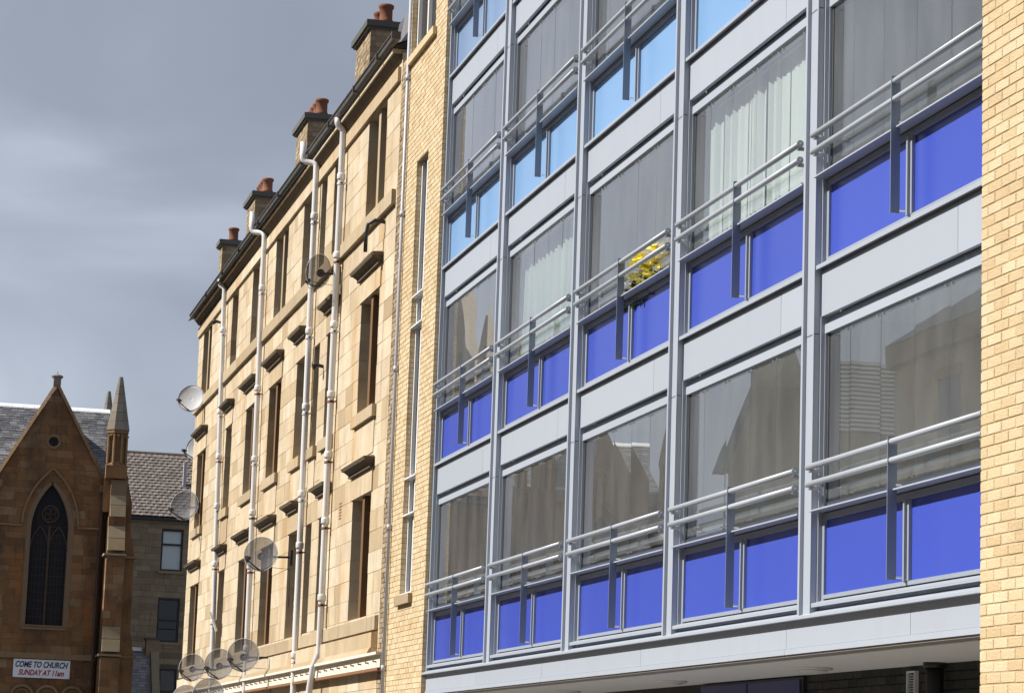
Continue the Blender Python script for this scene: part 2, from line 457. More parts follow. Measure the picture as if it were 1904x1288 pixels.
# ------------------------------------------------------------------ apartment block
apt = thing('apartment_building', 'modern yellow brick flats with grey metal grid of blue panelled glazed balconies', 'building', (D+5, 27, 0.13))
TOP = Z1 + 4*H - 0.05
FAR, NEAR = Y5 + 4*W, Y5 - W + 0.24             # far and near ends of the metal front (34.585 / 16.087)

# interior shell: slabs, back wall, party walls
room = MB()
for r_ in range(5):
    zs = Z1 + r_*H
    room.box(D+0.16, D+6.0, NEAR-0.1, FAR+0.1, zs-0.40, zs-0.06)
room.box(D+1.72, D+2.0, NEAR-0.1, FAR+0.1, Z1-0.06, Z1+4*H-0.4)
for b in range(6):
    y = Y5 + (b-1)*W + 0.12
    room.box(D+0.15, D+1.72, y-0.09, y+0.09, Z1-0.06, Z1+4*H-0.4)
room.build('balcony_room_shell', 'room', apt)
deck = MB()
for r_ in range(4):
    deck.box(D+0.17, D+1.7, NEAR, FAR, Z1+r_*H-0.058, Z1+r_*H-0.03)
deck.build('balcony_floor', 'deck', apt)
inner = MB()
for r_ in range(4):
    for b in range(5):
        y = Y5 + b*W
        inner.box(D+1.66, D+1.73, y-2.9, y-1.2, Z1+r_*H-0.02, Z1+r_*H+2.1)
inner.build('balcony_door', 'winglass', apt)

# meshes of one bay, shared by all (local: x = -outward offset, y = 0 at far jamb, z = 0 at sill)
CL = W - 0.24
def L(fn, name, mat, smooth=False):
    mb = MB(); fn(mb)
    return mb.mesh(name, mat, smooth=smooth)
def f_frame(m):
    m.box(-0.002, 0.10, -0.022, 0, -0.02, 2.335)                       # far jamb strip
    m.box(0.03, 0.115, -0.075, -0.0225, 0.02, 0.76)                     # far inner jamb
    m.box(0.03, 0.115, -0.038, -0.0225, 0.7605, 2.194)
    m.box(0.03, 0.115, -CL+0.0205, -CL+0.075, 0.02, 2.194)                      # near inner jamb
    m.box(-0.002, 0.10, -CL-0.0, -CL+0.02, -0.02, 2.335)
    m.box(0.028, 0.12, -CL+0.0755, -0.0755, 0.04, 0.072)                # bottom rail of blue panels
    m.box(0.026, 0.12, -CL+0.0755, -0.0755, 0.672, 0.722)               # top rail
    m.box(0.024, 0.12, -1.852, -1.735, 0.0725, 0.6715)                  # centre post
    m.box(0.010, 0.024, -1.815, -1.772, 0.0725, 0.6715)
    m.box(0.048, 0.14, -CL+0.0755, -0.0755, 0.7225, 0.815)              # glazing sill track
    m.box(0.046, 0.14, -CL+0.0225, -0.0225, 2.195, 2.272)               # head
FRAME = L(f_frame, 'bay_frame', 'frame')
JAMB = L(lambda m: m.box(0.052, 0.16, -0.068, -0.0385, 0.816, 2.19), 'dark_jamb', 'gasket')
HEADCAP = L(lambda m: m.box(0.028, 0.0455, -CL+0.024, -0.024, 2.196, 2.270), 'head_trim', 'panel')
GROOVE = L(lambda m: m.box(0.06, 0.13, -CL+0.0225, -0.0225, 2.273, 2.335), 'shadow_gap', 'frame')
JOINT = 2.78
SP1 = L(lambda m: m.box(0, 0.04, -JOINT+0.003, -0.0225, -0.415, -0.045), 'spandrel_panel', 'panel')
SP2 = L(lambda m: m.box(0, 0.04, -CL+0.0205, -JOINT-0.003, -0.415, -0.045), 'spandrel_panel', 'panel')
def f_sill(m):
    m.hexa([(-0.045, -CL+0.001, -0.012), (0.06, -CL+0.001, -0.012), (0.06, 0.004, -0.012), (-0.045, 0.004, -0.012),
            (-0.045, -CL+0.001, 0.006), (0.06, -CL+0.001, 0.035), (0.06, 0.004, 0.035), (-0.045, 0.004, 0.006)])
    m.box(-0.045, -0.030, -CL+0.001, 0.004, -0.026, -0.013)
SILL = L(f_sill, 'sill', 'panel')
SILLGAP = L(lambda m: m.box(0.012, 0.05, -CL+0.0205, -0.0225, -0.0445, -0.0125), 'sill_gasket', 'frame')
def f_ledge(m):
    m.hexa([(-0.085, -CL+0.02, 0.735), (0.0595, -CL+0.02, 0.735), (0.0595, -0.008, 0.735), (-0.085, -0.008, 0.735),
            (-0.085, -CL+0.02, 0.747), (0.0595, -CL+0.02, 0.765), (0.0595, -0.008, 0.765), (-0.085, -0.008, 0.747)])
LEDGE = L(f_ledge, 'ledge', 'panel')
def f_rail(z):
    def fn(m):
        m.tube([(-0.095, 0.0, z), (-0.095, -CL+0.06, z)], 0.0245, 14)
        m.lathe([(0.030, 0), (0.030, 0.012)], (-0.095, -CL+0.048, z), 14, 'y')
        for y in (-0.05, -CL+0.11):
            m.box(-0.1, 0.0, y-0.006, y+0.006, z-0.045, z-0.008)
    return fn
RAILS = [L(f_rail(0.955), 'rail', 'rail', True), L(f_rail(1.095), 'rail', 'rail', True)]
BOLT_E = [L(lambda m: m.lathe([(0.009, 0), (0.009, 0.012)], (-0.095, -CL+0.036, zq), 8, 'y'), 'fixing_bolt', 'steel') for zq in (0.955, 1.095)]
BOLT_F = [L(lambda m: m.tube([(o0, -1.811, zq), (o0-0.045, -1.811, zq)], 0.010, 8), 'fixing_bolt', 'steel') for zq, o0 in ((0.775, -0.02), (0.095, -0.012))]
FIN = L(lambda m: m.box(-0.125, -0.05, -1.800, -1.790, 0.075, 1.135), 'rail_post', 'fin')
BLUE = []
for mt in ('blue0', 'blue1', 'blue2'):
    BLUE.append((L(lambda m: m.box(0.05, 0.07, -1.7345, -0.0755, 0.0725, 0.6715), 'blue_panel', mt),
                 L(lambda m: m.box(0.05, 0.07, -CL+0.0755, -1.8525, 0.0725, 0.6715), 'blue_panel', mt)))
def f_brk(m):
    m.box(0.02, 0.05, -0.0225, -0.004, 0.90, 1.13)
PB = [-0.070, -0.53, -1.185, -1.85, -2.515, -3.17, -CL+0.08]
def f_bead(m):                                   # small clips of the frameless panes
    for y in PB[1:-1]:
        for s in (-0.055, 0.055):
            m.lathe([(0.008, 0), (0.008, 0.016)], (0.040, y+s, 2.165), 8, 'x')
            m.lathe([(0.006, 0), (0.006, 0.016)], (0.040, y+s, 0.845), 8, 'x')
CLIPS = L(f_bead, 'pane_clip', 'steel')
PANES = {}
for i in range(6):
    w = PB[i]-PB[i+1]-0.006
    PANES[i] = L(lambda m: m.box(-0.004, 0.004, -w/2, w/2, 0, 1.38), 'glass_pane', 'glass')
# every pane hangs a touch out of true, so it mirrors the far street in its own direction
for r_ in range(4):
    for b in range(1, 6):
        yb, zb = Y5 + (5-b)*W, Z1 + r_*H
        bay = place('balcony_bay', FRAME, (D, yb, zb), apt)
        place('dark_jamb', JAMB, (D, yb, zb), bay)
        place('head_trim', HEADCAP, (D, yb, zb), bay)
        place('shadow_gap', GROOVE, (D, yb, zb), bay)
        place('sill', SILL, (D, yb, zb), bay)
        place('sill_gasket', SILLGAP, (D, yb, zb), bay)
        if r_ > 0:
            place('spandrel_panel', SP1, (D, yb, zb), bay)
            place('spandrel_panel', SP2, (D, yb, zb), bay)
        place('ledge', LEDGE, (D, yb, zb), bay)
        for rm in RAILS:
            place('rail', rm, (D, yb, zb), bay)
        for bm_ in BOLT_E+BOLT_F:
            place('fixing_bolt', bm_, (D, yb, zb), bay)
        place('rail_post', FIN, (D, yb, zb), bay)
        bl = BLUE[0 if r_ < 2 else r_-1]
        place('blue_panel', bl[0], (D, yb, zb), bay)
        place('blue_panel', bl[1], (D, yb, zb), bay)
        place('pane_clip', CLIPS, (D, yb, zb), bay, 'stuff')
        yaw0 = random.uniform(-0.05, 0.05)
        for i in range(6):
            o = place('glass_pane', PANES[i], (D+0.062, yb+(PB[i]+PB[i+1])/2, zb+0.815), bay)
            o.rotation_euler = (0, R(random.uniform(-0.05, 0.05)), R(yaw0 + random.uniform(-0.22, 0.22)))

# mullions between the bays
def mullion_mesh():
    m = MB()
    z0, z1 = Z1-0.075, TOP
    m.box(D-0.046, D+0.14, 0.003, 0.195, z0, z1)
    m.box(D-0.056, D-0.0465, 0.003, 0.030, z0, z1)
    m.box(D-0.078, D+0.13, 0.1955, 0.238, z0, z1)
    return m
for b in range(1, 5):
    y = Y5 + (b-1)*W
    mm = mullion_mesh()
    mm.v = [(x, yy+y, z) for x, yy, z in mm.v]
    mo = mm.build('mullion', 'panel', apt)
    jm = MB()
    for r_ in range(1, 4):
        zz = Z1 + r_*H - 0.56
        jm.box(D-0.0475, D-0.0465+0.0, y+0.031, y+0.194, zz, zz+0.008)
        jm.box(D-0.05, D-0.01, y+0.0015, y+0.0028, zz, zz+0.008)
    jm.build('expansion_joint', 'gasket', mo, kind='stuff')
em = MB().box(D-0.045, D+0.15, FAR+0.003, FAR+0.07, Z1-0.075, TOP).build('mullion', 'frame', apt)
em = MB().box(D-0.06, D+0.15, NEAR-0.045, NEAR-0.003, Z1-0.075, TOP).build('mullion', 'frame', apt)

# first-floor beam, fascia and soffit
m = MB()
m.hexa([(D-0.10, NEAR-0.04, Z1-0.115), (D+0.1, NEAR-0.04, Z1-0.115), (D+0.1, FAR+0.07, Z1-0.115), (D-0.10, FAR+0.07, Z1-0.115),
        (D-0.10, NEAR-0.04, Z1-0.092), (D+0.1, NEAR-0.04, Z1-0.018), (D+0.1, FAR+0.07, Z1-0.018), (D-0.10, FAR+0.07, Z1-0.092)])
m.build('beam_capping', 'panel', apt)
ys = [NEAR-0.04, 17.55, 20.2, 24.4, 28.3, 31.6, FAR+0.07]
for i in range(6):
    MB().box(D-0.035, D+0.1, ys[i]+0.003, ys[i+1]-0.003, 2.712, Z1-0.117).build('fascia_panel', 'panel', apt)
for i in range(0, 6, 2):
    MB().box(D-0.045, D+0.1, ys[i]+0.002, ys[i+2]-0.002, 2.662, 2.709).build('fascia_trim', 'panel', apt)
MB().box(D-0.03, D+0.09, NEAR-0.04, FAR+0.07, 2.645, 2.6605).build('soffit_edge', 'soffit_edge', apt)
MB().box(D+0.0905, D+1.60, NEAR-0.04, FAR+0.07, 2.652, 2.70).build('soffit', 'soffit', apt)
for y in (21.7, 25.95, 30.15):
    lo = MB().lathe([(0.17, 0.0), (0.17, -0.02), (0.15, -0.03)], (8.0, y, 2.6515), 20).build('downlight', 'white', apt, smooth=True)
    MB().lathe([(0.135, -0.0305), (0.12, -0.045), (0.02, -0.05)], (8.0, y, 2.6515), 20).build('lens', 'lamp_lens', lo, smooth=True)
# recessed ground-floor wall of charcoal brick
MB().box(8.525, 8.9, NEAR-0.04, FAR+0.07, 0.13, 2.651).build('passage_wall', 'dbrick', apt)
bm = MB()
z, k = 1.60, 0
while z < 2.64:
    for ys0, ys1 in sub_rects(NEAR, 24.9, [(23.29, 26.4)]):
        y = ys0 - (0.1125 if k % 2 else 0)
        while y < ys1:
            a, b_ = max(y, ys0)+0.004, min(y+0.225, ys1)-0.004
            if b_-a > 0.03:
                bm.box(8.51, 8.53, a, b_, z+0.004, min(z+0.0715, 2.65))
            y += 0.225
    z += 0.075; k += 1
bm.build('brickwork', 'dbrick', apt, kind='stuff')
dr = MB().box(8.47, 8.52, 23.25, 26.40, 0.14, 2.63).build('entrance_door', 'black', apt)
for y0, y1 in ((23.31, 24.82), (24.86, 26.34)):
    MB().box(8.455, 8.4695, y0, y1, 0.16, 2.605).build('door_leaf', 'doorblue', dr)
v = MB()
v.box(8.47, 8.509, 20.53, 20.545, 2.36, 2.60); v.box(8.47, 8.509, 20.695, 20.71, 2.36, 2.60)
v.box(8.47, 8.509, 20.5455, 20.6945, 2.36, 2.375); v.box(8.47, 8.509, 20.5455, 20.6945, 2.585, 2.60)
vo = v.build('wall_vent', 'white', apt)
for i in range(9):
    MB().box(8.485, 8.505, 20.5458, 20.6942, 2.382+i*0.022, 2.393+i*0.022).build('louvre', 'greypipe', vo)
v = MB().tube([(8.40, 19.93, 0.13), (8.40, 19.93, 2.60)], 0.075, 14)
v.lathe([(0.095, 0), (0.095, 0.05)], (8.40, 19.93, 2.6005), 14)
v.build('column_pipe', 'black', apt, smooth=True)

# brick pier on the right, its seen bricks single
PO = 0.16
PX = D - PO
PE = 16.045
pier = MB().box(PX+0.005, D+5, -30.0, PE-0.006, 0.13, 15.2).build('brick_pier', 'ymortar', apt)  # block runs on unseen behind the camera, added to shut out low sky
def brick_mesh(w):
    e = 0.004
    m = MB()
    x0, x1 = 0, 0.10
    m.v = [(x1, -w/2, 0), (x1, w/2, 0), (x1, w/2, .065), (x1, -w/2, .065),
           (e, -w/2, 0), (e, w/2, 0), (e, w/2, .065), (e, -w/2, .065),
           (0, -w/2+e, e), (0, w/2-e, e), (0, w/2-e, .065-e), (0, -w/2+e, .065-e)]
    m.f = [(0, 4, 5, 1), (1, 5, 6, 2), (2, 6, 7, 3), (3, 7, 4, 0), (4, 8, 9, 5), (5, 9, 10, 6), (6, 10, 11, 7), (7, 11, 8, 4), (8, 11, 10, 9), (0, 1, 2, 3)]
    return m.mesh('brick', 'ybrick')
BR_F, BR_H = brick_mesh(0.215), brick_mesh(0.1025)
rest = MB()
nb = 0
for k in range(200):
    z = 0.135 + k*0.075
    y = PE
    first = True
    while y > 12.0:
        w = 0.1025 if (first and k % 2) else 0.215
        first = False
        yc = y - w/2
        if 2.15 < z < 7.2 and y > 15.55 and nb < 300:
            o = place('brick', BR_H if w < 0.2 else BR_F, (PX+random.uniform(-0.0015, 0.0015), yc+random.uniform(-0.001, 0.001), z+random.uniform(-0.001, 0.001)), pier)
            o.rotation_euler = (R(random.uniform(-0.35, 0.35)), 0, R(random.uniform(-0.4, 0.4)))
            nb += 1
        else:
            rest.box(PX, PX+0.1, yc-w/2, yc+w/2, z, z+0.065)
        y -= w + 0.010
rest.build('brickwork', 'ybrick_i', pier, kind='stuff')

# brick wall between the metal front and the old tenement, with slot windows
PXF = D - 0.10
BW0, BW1 = FAR+0.072, 37.33
OPEN = [(35.60, 36.42, 4.09, 10.47), (35.46, 37.20, 12.24, 14.6)]
core = MB()
zc = sorted({0.13, 15.4} | {o[2] for o in OPEN} | {o[3] for o in OPEN})
for a, b_ in zip(zc, zc[1:]):
    for s0, s1 in sub_rects(BW0+0.006, BW1, [(o[0]-0.006, o[1]+0.006) for o in OPEN if o[2] <= a and o[3] >= b_]):
        core.box(PXF+0.005, D+4, s0, s1, a, b_)
wallb = core.build('brick_wall', 'ymortar', apt)
bk = MB()
for k in range(204):
    z = 0.135 + k*0.075
    for s0, s1 in sub_rects(BW0, BW1, [(o[0], o[1]) for o in OPEN if o[2] < z+0.04 and o[3] > z+0.03]):
        y = s0 - (0.1125 if k % 2 else 0)
        while y < s1-0.01:
            a, b_ = max(y, s0), min(y+0.215, s1)
            if b_-a > 0.03:
                j = random.uniform(-0.002, 0.002)
                bk.box(PXF+j, PXF+0.21, a, b_, z, z+0.065)
            y += 0.225
bk.build('brickwork', 'ybrick_i', wallb, kind='stuff')
# slot window: white frame set back, casements and sills
sw = MB().box(PXF+0.125, PXF+0.17, 35.606, 36.414, 4.09, 10.46).build('window', 'winglass', apt)
fr = MB()
for y0, y1 in ((35.606, 35.67), (36.36, 36.414), (35.98, 36.04)):
    fr.box(PXF+0.075, PXF+0.124, y0, y1, 4.12, 10.46)
fr.build('frame', 'white', sw)
for zt in (8.42, 7.97, 5.76, 5.23, 4.10):
    MB().hexa([(PXF-0.005, 35.61, zt), (PXF+0.104, 35.61, zt), (PXF+0.104, 36.41, zt), (PXF-0.005, 36.41, zt),
               (PXF-0.005, 35.61, zt+0.02), (PXF+0.104, 35.61, zt+0.06), (PXF+0.104, 36.41, zt+0.06), (PXF-0.005, 36.41, zt+0.02)]).build('transom', 'white', sw)
MB().box(PXF-0.06, PXF+0.2, 35.50, 36.53, 3.955, 4.088).build('sill', 'buff_trim', sw)
sw = MB().box(PXF+0.125, PXF+0.17, 35.466, 37.194, 12.26, 14.59).build('window', 'winglass', apt)
fr = MB()
for y0, y1 in ((35.466, 35.53), (37.12, 37.194), (36.36, 36.44)):
    fr.box(PXF+0.07, PXF+0.124, y0, y1, 12.27, 14.59)
fr.build('frame', 'white', sw)
MB().box(PXF-0.06, PXF+0.2, 35.34, 37.30, 12.12, 12.235).build('sill', 'ybrick', sw)
# upper mass and roof edge above the pictured storeys
MB().box(D+0.02, D+9, NEAR-0.05, FAR+0.07, TOP+0.002, 15.3).build('parapet', 'panel', apt)
# grey rainwater pipe at the joint
gp = MB().tube([(PXF-0.04, 37.22, 0.13), (PXF-0.04, 37.22, 15.3)], 0.027, 12)
for z in (3.05, 5.1, 7.45, 9.8, 11.9):
    gp.lathe([(0.035, 0), (0.035, 0.09)], (PXF-0.04, 37.22, z), 12)
    gp.box(PXF-0.05, PXF+0.02, 37.19, 37.25, z+0.02, z+0.05)
gp.build('rainwater_pipe', 'greypipe', apt, smooth=True)

# ------------------------------------------------------------------ old tenement
ten = thing('tenement_building', 'old buff sandstone tenement with moulded window hoods and white drainpipes', 'building', (D+5, 51, 0.13))
T0, T1 = 38.42, 64.50
TW = [(39.55, 41.17, 'pair'), (43.50, 44.46, 'single'), (45.25, 45.86, 'slim'), (46.90, 47.88, 'single'), (49.80, 51.42, 'pair'), (53.18, 54.80, 'pair'), (57.08, 58.12, 'single'), (61.85, 63.52, 'pair')]
LV = [(3.98, 5.92), (7.28, 9.16), (10.52, 12.24)]
OP = [(a, b_, z0, z1) for a, b_, k in TW for z0, z1 in LV]
keys = [0.13, 1.0, 2.0, 3.12, 3.44, 3.72, 3.98, 5.92, 6.28, 6.62, 6.95, 7.28, 9.16, 9.52, 9.9, 10.28, 10.52, 12.24, 12.68]
core = MB()
for a, b_ in zip(keys, keys[1:]):
    for s0, s1 in sub_rects(T0+0.01, T1-0.01, [(o[0]-0.012, o[1]+0.012) for o in OP if o[2] < a+0.01 and o[3] > b_-0.01]):
        core.box(D+0.003, D+0.6, s0, s1, a, b_)
core.box(D+0.61, D+10, T0+0.01, T1-0.01, 0.13, 12.5)
twall = core.build('wall', 'buff_mortar', ten)
blocks = []
zz = []
for a, b_ in zip(keys, keys[1:]):
    n = max(1, round((b_-a)/0.32))
    zz += [(a+(b_-a)*i/n, a+(b_-a)*(i+1)/n) for i in range(n)]
for z0, z1 in zz:
    for s0, s1 in sub_rects(T0, T1, [(o[0], o[1]) for o in OP if o[2] < z1-0.01 and o[3] > z0+0.01]):
        y = s0
        while y < s1-1e-3:
            w = random.uniform(0.42, 0.98)
            if s1-(y+w) < 0.3: w = s1-y
            if w > 1.15: w = w/2
            blocks.append((y, y+w, z0, z1))
            y += w
blocks.sort(key=lambda q: -((q[1]-q[0])*(q[3]-q[2])/q[0]**3 if q[2] > 2.9 else 0))
rest = MB()
for i, (y0, y1, z0, z1) in enumerate(blocks):
    j = 0.002
    pr = random.uniform(-0.003, 0.003)
    tgt = MB() if i < 300 else rest
    x0, c = D-0.003+pr, 0.003
    ya, yb2, za, zb2 = y0+j, y1-j, z0+j, z1-j
    b0 = len(tgt.v)
    tgt.v += [(D+0.25, ya, za), (D+0.25, yb2, za), (D+0.25, yb2, zb2), (D+0.25, ya, zb2),
              (x0+c, ya, za), (x0+c, yb2, za), (x0+c, yb2, zb2), (x0+c, ya, zb2),
              (x0, ya+c, za+c), (x0, yb2-c, za+c), (x0, yb2-c, zb2-c), (x0, ya+c, zb2-c)]
    tgt.f += [tuple(b0+q for q in f) for f in ((0, 4, 5, 1), (1, 5, 6, 2), (2, 6, 7, 3), (3, 7, 4, 0), (4, 8, 9, 5), (5, 9, 10, 6), (6, 10, 11, 7), (7, 11, 8, 4), (8, 11, 10, 9), (0, 1, 2, 3))]
    if i < 300:
        tgt.build('stone_block', 'buff', twall)
rest.build('stone_courses', 'buff_i', twall, kind='stuff')

for a, b_, kind in TW:
    for li, (z0, z1) in enumerate(LV):
        win = MB()
        win.box(D+0.26, D+0.30, a+0.02, b_-0.02, z0+0.01, z1-0.01)
        wo = win.build('window', 'winglass', ten)
        fr = MB()
        spans = [(a, b_)]
        if kind == 'pair':
            ma = a + (b_-a)*0.44
            mb_ = ma + 0.18
            MB().box(D+0.03, D+0.30, ma, mb_, z0+0.001, z1-0.001).build('mullion', 'buff_trim' if li == 2 else 'brown_mullion', ten)
            spans = [(a, ma), (mb_, b_)]
        for s0, s1 in spans:
            fr.box(D+0.215, D+0.259, s0+0.003, s0+0.06, z0+0.01, z1-0.01)
            fr.box(D+0.215, D+0.259, s1-0.06, s1-0.003, z0+0.01, z1-0.01)
            fr.box(D+0.215, D+0.259, s0+0.061, s1-0.061, (z0+z1)/2-0.03, (z0+z1)/2+0.03)
            fr.box(D+0.215, D+0.259, s0+0.061, s1-0.061, z0+0.01, z0+0.09)
            fr.box(D+0.215, D+0.259, s0+0.061, s1-0.061, z1-0.07, z1-0.01)
        fr.build('sash', 'sash', wo)
        if li == 1:
            MB().box(D-0.075, D+0.2, a-0.14, b_+0.14, z0-0.19, z0-0.001).build('sill', 'buff_trim', ten)
            MB().box(D-0.018, D+0.1, a-0.05, b_+0.05, z0-0.75, z0-0.192).build('apron', 'buff', ten)
        if li < 2 and kind != 'slim':
            # lintel block, then a moulded hood in steps
            MB().box(D-0.022, D+0.24, a-0.10, b_+0.10, z1+0.001, z1+0.36).build('lintel', 'buff', ten)
            y0, y1 = a-0.22, b_+0.24
            hm = MB()
            for (o0, o1, h0, h1) in ((0.07, 0.07, 0.361, 0.41), (0.07, 0.14, 0.4105, 0.47), (0.165, 0.185, 0.4705, 0.52), (0.185, 0.02, 0.5205, 0.56)):
                e0, e1 = (0.185-o0)*0.8, (0.185-o1)*0.8
                hm.hexa([(D-o0, y0+e0, z1+h0), (D+0.1, y0+e0, z1+h0), (D+0.1, y1-e0, z1+h0), (D-o0, y1-e0, z1+h0),
                         (D-o1, y0+e1, z1+h1), (D+0.1, y0+e1, z1+h1), (D+0.1, y1-e1, z1+h1), (D-o1, y1-e1, z1+h1)])
            hm.build('hood_mould', 'hood', ten)
# string course, ledges, architrave band, cornice, gutter
for y0, y1 in ((38.50, 42.6), (42.6, 47.0), (47.0, 52.1), (52.1, 56.4), (56.4, 60.6), (60.6, 64.52)):
    MB().box(D-0.075, D+0.1, y0+0.003, y1-0.003, 10.285, 10.515).build('string_course', 'buff_trim', ten)
    MB().box(D-0.055, D+0.1, y0+0.003, y1-0.003, 12.242, 12.47).build('architrave', 'buff', ten)
    MB().hexa([(D-0.04, y0+0.003, 12.57), (D+0.1, y0+0.003, 12.57), (D+0.1, y1-0.003, 12.57), (D-0.04, y1-0.003, 12.57),
               (D-0.13, y0+0.003, 12.675), (D+0.1, y0+0.003, 12.675), (D+0.1, y1-0.003, 12.675), (D-0.13, y1-0.003, 12.675)]).build('cornice', 'hood', ten)
    MB().box(D-0.155, D+0.1, y0+0.002, y1-0.002, 12.676, 12.752).build('cornice_lip', 'buff', ten)
    MB().hexa([(D-0.06, y0+0.003, 3.725), (D+0.1, y0+0.003, 3.725), (D+0.1, y1-0.003, 3.725), (D-0.06, y1-0.003, 3.725),
               (D-0.06, y0+0.003, 3.93), (D+0.1, y0+0.003, 3.976), (D+0.1, y1-0.003, 3.976), (D-0.06, y1-0.003, 3.93)]).build('ledge_course', 'buff_trim', ten)
    MB().hexa([(D-0.10, y0+0.003, 3.45), (D+0.1, y0+0.003, 3.45), (D+0.1, y1-0.003, 3.45), (D-0.10, y1-0.003, 3.45),
               (D-0.10, y0+0.003, 3.68), (D+0.1, y0+0.003, 3.723), (D+0.1, y1-0.003, 3.723), (D-0.10, y1-0.003, 3.68)]).build('ledge_course', 'buff', ten)
    MB().hexa([(D-0.16, y0+0.003, 3.36), (D+0.1, y0+0.003, 3.36), (D+0.1, y1-0.003, 3.36), (D-0.16, y1-0.003, 3.36),
               (D-0.115, y0+0.003, 3.447), (D+0.1, y0+0.003, 3.447), (D+0.1, y1-0.003, 3.447), (D-0.115, y1-0.003, 3.447)]).build('base_moulding', 'buff_trim', ten)
fa = MB().box(D-0.10, D+0.05, 37.72, 64.4, 3.13, 3.315).build('shop_fascia', 'fascia', ten)
MB().box(D-0.17, D+0.04, 37.70, 64.4, 3.318, 3.357).build('fascia_cap', 'fascia', ten)
MB().box(D-0.135, D+0.04, 37.72, 64.4, 3.085, 3.128).build('fascia_foot', 'rustclip', ten)
y = 38.0
while y < 60:
    MB().tube([(D-0.09, y, 3.22), (D-0.15, y, 3.22), (D-0.15, y, 3.26)], 0.012, 6).build('hook', 'rustclip', fa)
    y += 0.62
# gutter in jointed lengths
gl = [38.0, 39.3, 41.4, 43.9, 46.9, 49.8, 52.6, 55.6, 58.4, 61.4, 64.75]
for y0, y1 in zip(gl, gl[1:]):
    gm = MB()
    prof = [(-0.14, 12.763), (-0.19, 12.76), (-0.235, 12.785), (-0.25, 12.835), (-0.27, 12.85), (-0.27, 12.866), (-0.24, 12.866), (-0.225, 12.83), (-0.14, 12.82)]
    gm.prism([(D+x, y0+0.004, z) for x, z in prof], (0, y1-y0-0.008, 0))
    gm.box(D-0.278, D-0.135, y0-0.035, y0+0.003, 12.754, 12.874)
    gm.build('gutter', 'gutter', ten)
# roof
ro = MB().hexa([(D-0.13, T0, 12.755), (D+5, T0, 12.755), (D+5, T1, 12.755), (D-0.13, T1, 12.755), (D-0.13, T0, 12.78), (D+5, T0, 15.2), (D+5, T1, 15.2), (D-0.32, T1, 12.66)]).build('roof', 'black', ten)
sl = MB()
for i in range(24):
    x0 = -0.16 + i*0.22
    h = 12.79 + (x0+0.16)*0.475
    y = T0 - (0.15 if i % 2 else 0)
    while y < T1:
        a, b_ = max(T0, y)+0.003, min(T1, y+0.3)-0.003
        sl.hexa([(D+x0, a, h), (D+x0+0.3, a, h+0.13), (D+x0+0.3, b_, h+0.13), (D+x0, b_, h), (D+x0, a, h+0.012), (D+x0+0.3, a, h+0.138), (D+x0+0.3, b_, h+0.138), (D+x0, b_, h+0.012)])
        y += 0.3
sl.build('slates', 'slate', ro, kind='stuff')
# verge of the new flats' dark roof edge above the near gutter end
dv = MB()
for k in range(5):
    y0 = 38.45 + k*0.45
    dv.hexa([(D+0.28, y0, 13.36), (D+1.4, y0, 13.36), (D+1.4, y0+0.44, 13.36), (D+0.28, y0+0.44, 13.36), (D+0.34, y0, 13.80), (D+1.4, y0, 14.1), (D+1.4, y0+0.44, 14.1), (D+0.34, y0+0.44, 13.80)])
dv.build('dormer_verge', 'slate', ten)
MB().box(D+0.36, D+1.35, 38.5, 40.6, 12.8, 13.358).build('dormer_cheek', 'greypipe', ten)
# rough brick return of the old gable beside the new wall
es = MB().box(D+0.012, D+3, 37.34, T0-0.005, 0.13, 12.5).build('brick_strip', 'bmortar', ten)
bk = MB()
for k in range(164):
    z = 0.14 + k*0.075
    y = 37.35 - (0.11 if k % 2 else 0)
    while y < T0-0.01:
        a, b_ = max(y, 37.345), min(y+0.213, T0-0.006)
        if b_-a > 0.03:
            bk.box(D+random.uniform(-0.006, 0.006), D+0.1, a, b_, z, z+0.064)
        y += 0.225
bk.build('brickwork', 'bbrick', es, kind='stuff')
# wall-head chimneys
for (y0, y1, npot) in ((43.05, 44.45, 3), (49.85, 51.30, 4), (57.30, 58.65, 4), (63.05, 63.62, 1)):
    x0, x1 = 7.52, 8.12
    ct = 14.42
    ch = MB().box(x0+0.012, x1-0.012, y0+0.012, y1-0.012, 12.6, ct).build('chimney', 'bmortar', ten)
    bk = MB()
    k = 0
    z = 12.6
    while z < ct-0.02:
        zt = min(z+0.087, ct)
        y = y0 - (0.11 if k % 2 else 0)
        while y < y1-0.01:
            a, b_ = max(y, y0), min(y+0.213, y1)
            if b_-a > 0.03:
                bk.box(x0+random.uniform(-0.004, 0.004), x0+0.1, a, b_, z, zt)
            y += 0.225
        x = x0+0.102 - (0.11 if k % 2 else 0)
        while x < x1-0.01:
            a, b_ = max(x, x0+0.102), min(x+0.213, x1)
            if b_-a > 0.03:
                bk.box(a, b_, y0+random.uniform(-0.004, 0.004), y0+0.1, z, zt)
            x += 0.225
        z += 0.098; k += 1
    bk.build('brickwork', 'bbrick', ch, kind='stuff')
    MB().box(x0-0.085, x1+0.085, y0-0.085, y1+0.085, ct+0.002, ct+0.11).build('cap', 'capstone', ch)
    MB().box(x0-0.05, x1+0.05, y0-0.05, y1+0.05, ct-0.035, ct+0.0).build('cap_neck', 'capstone', ch)
    for i in range(npot):
        yy = (y0+y1)/2 if npot == 1 else y0+0.22+(y1-y0-0.44)*i/(npot-1)
        MB().lathe([(0.125, 0), (0.13, 0.06), (0.115, 0.08), (0.115, 0.27), (0.135, 0.29), (0.14, 0.33), (0.12, 0.35), (0.09, 0.35), (0.09, 0.2)], ((x0+x1)/2, yy, ct+0.131), 16).build('chimney_pot', 'pot', ch, smooth=True)
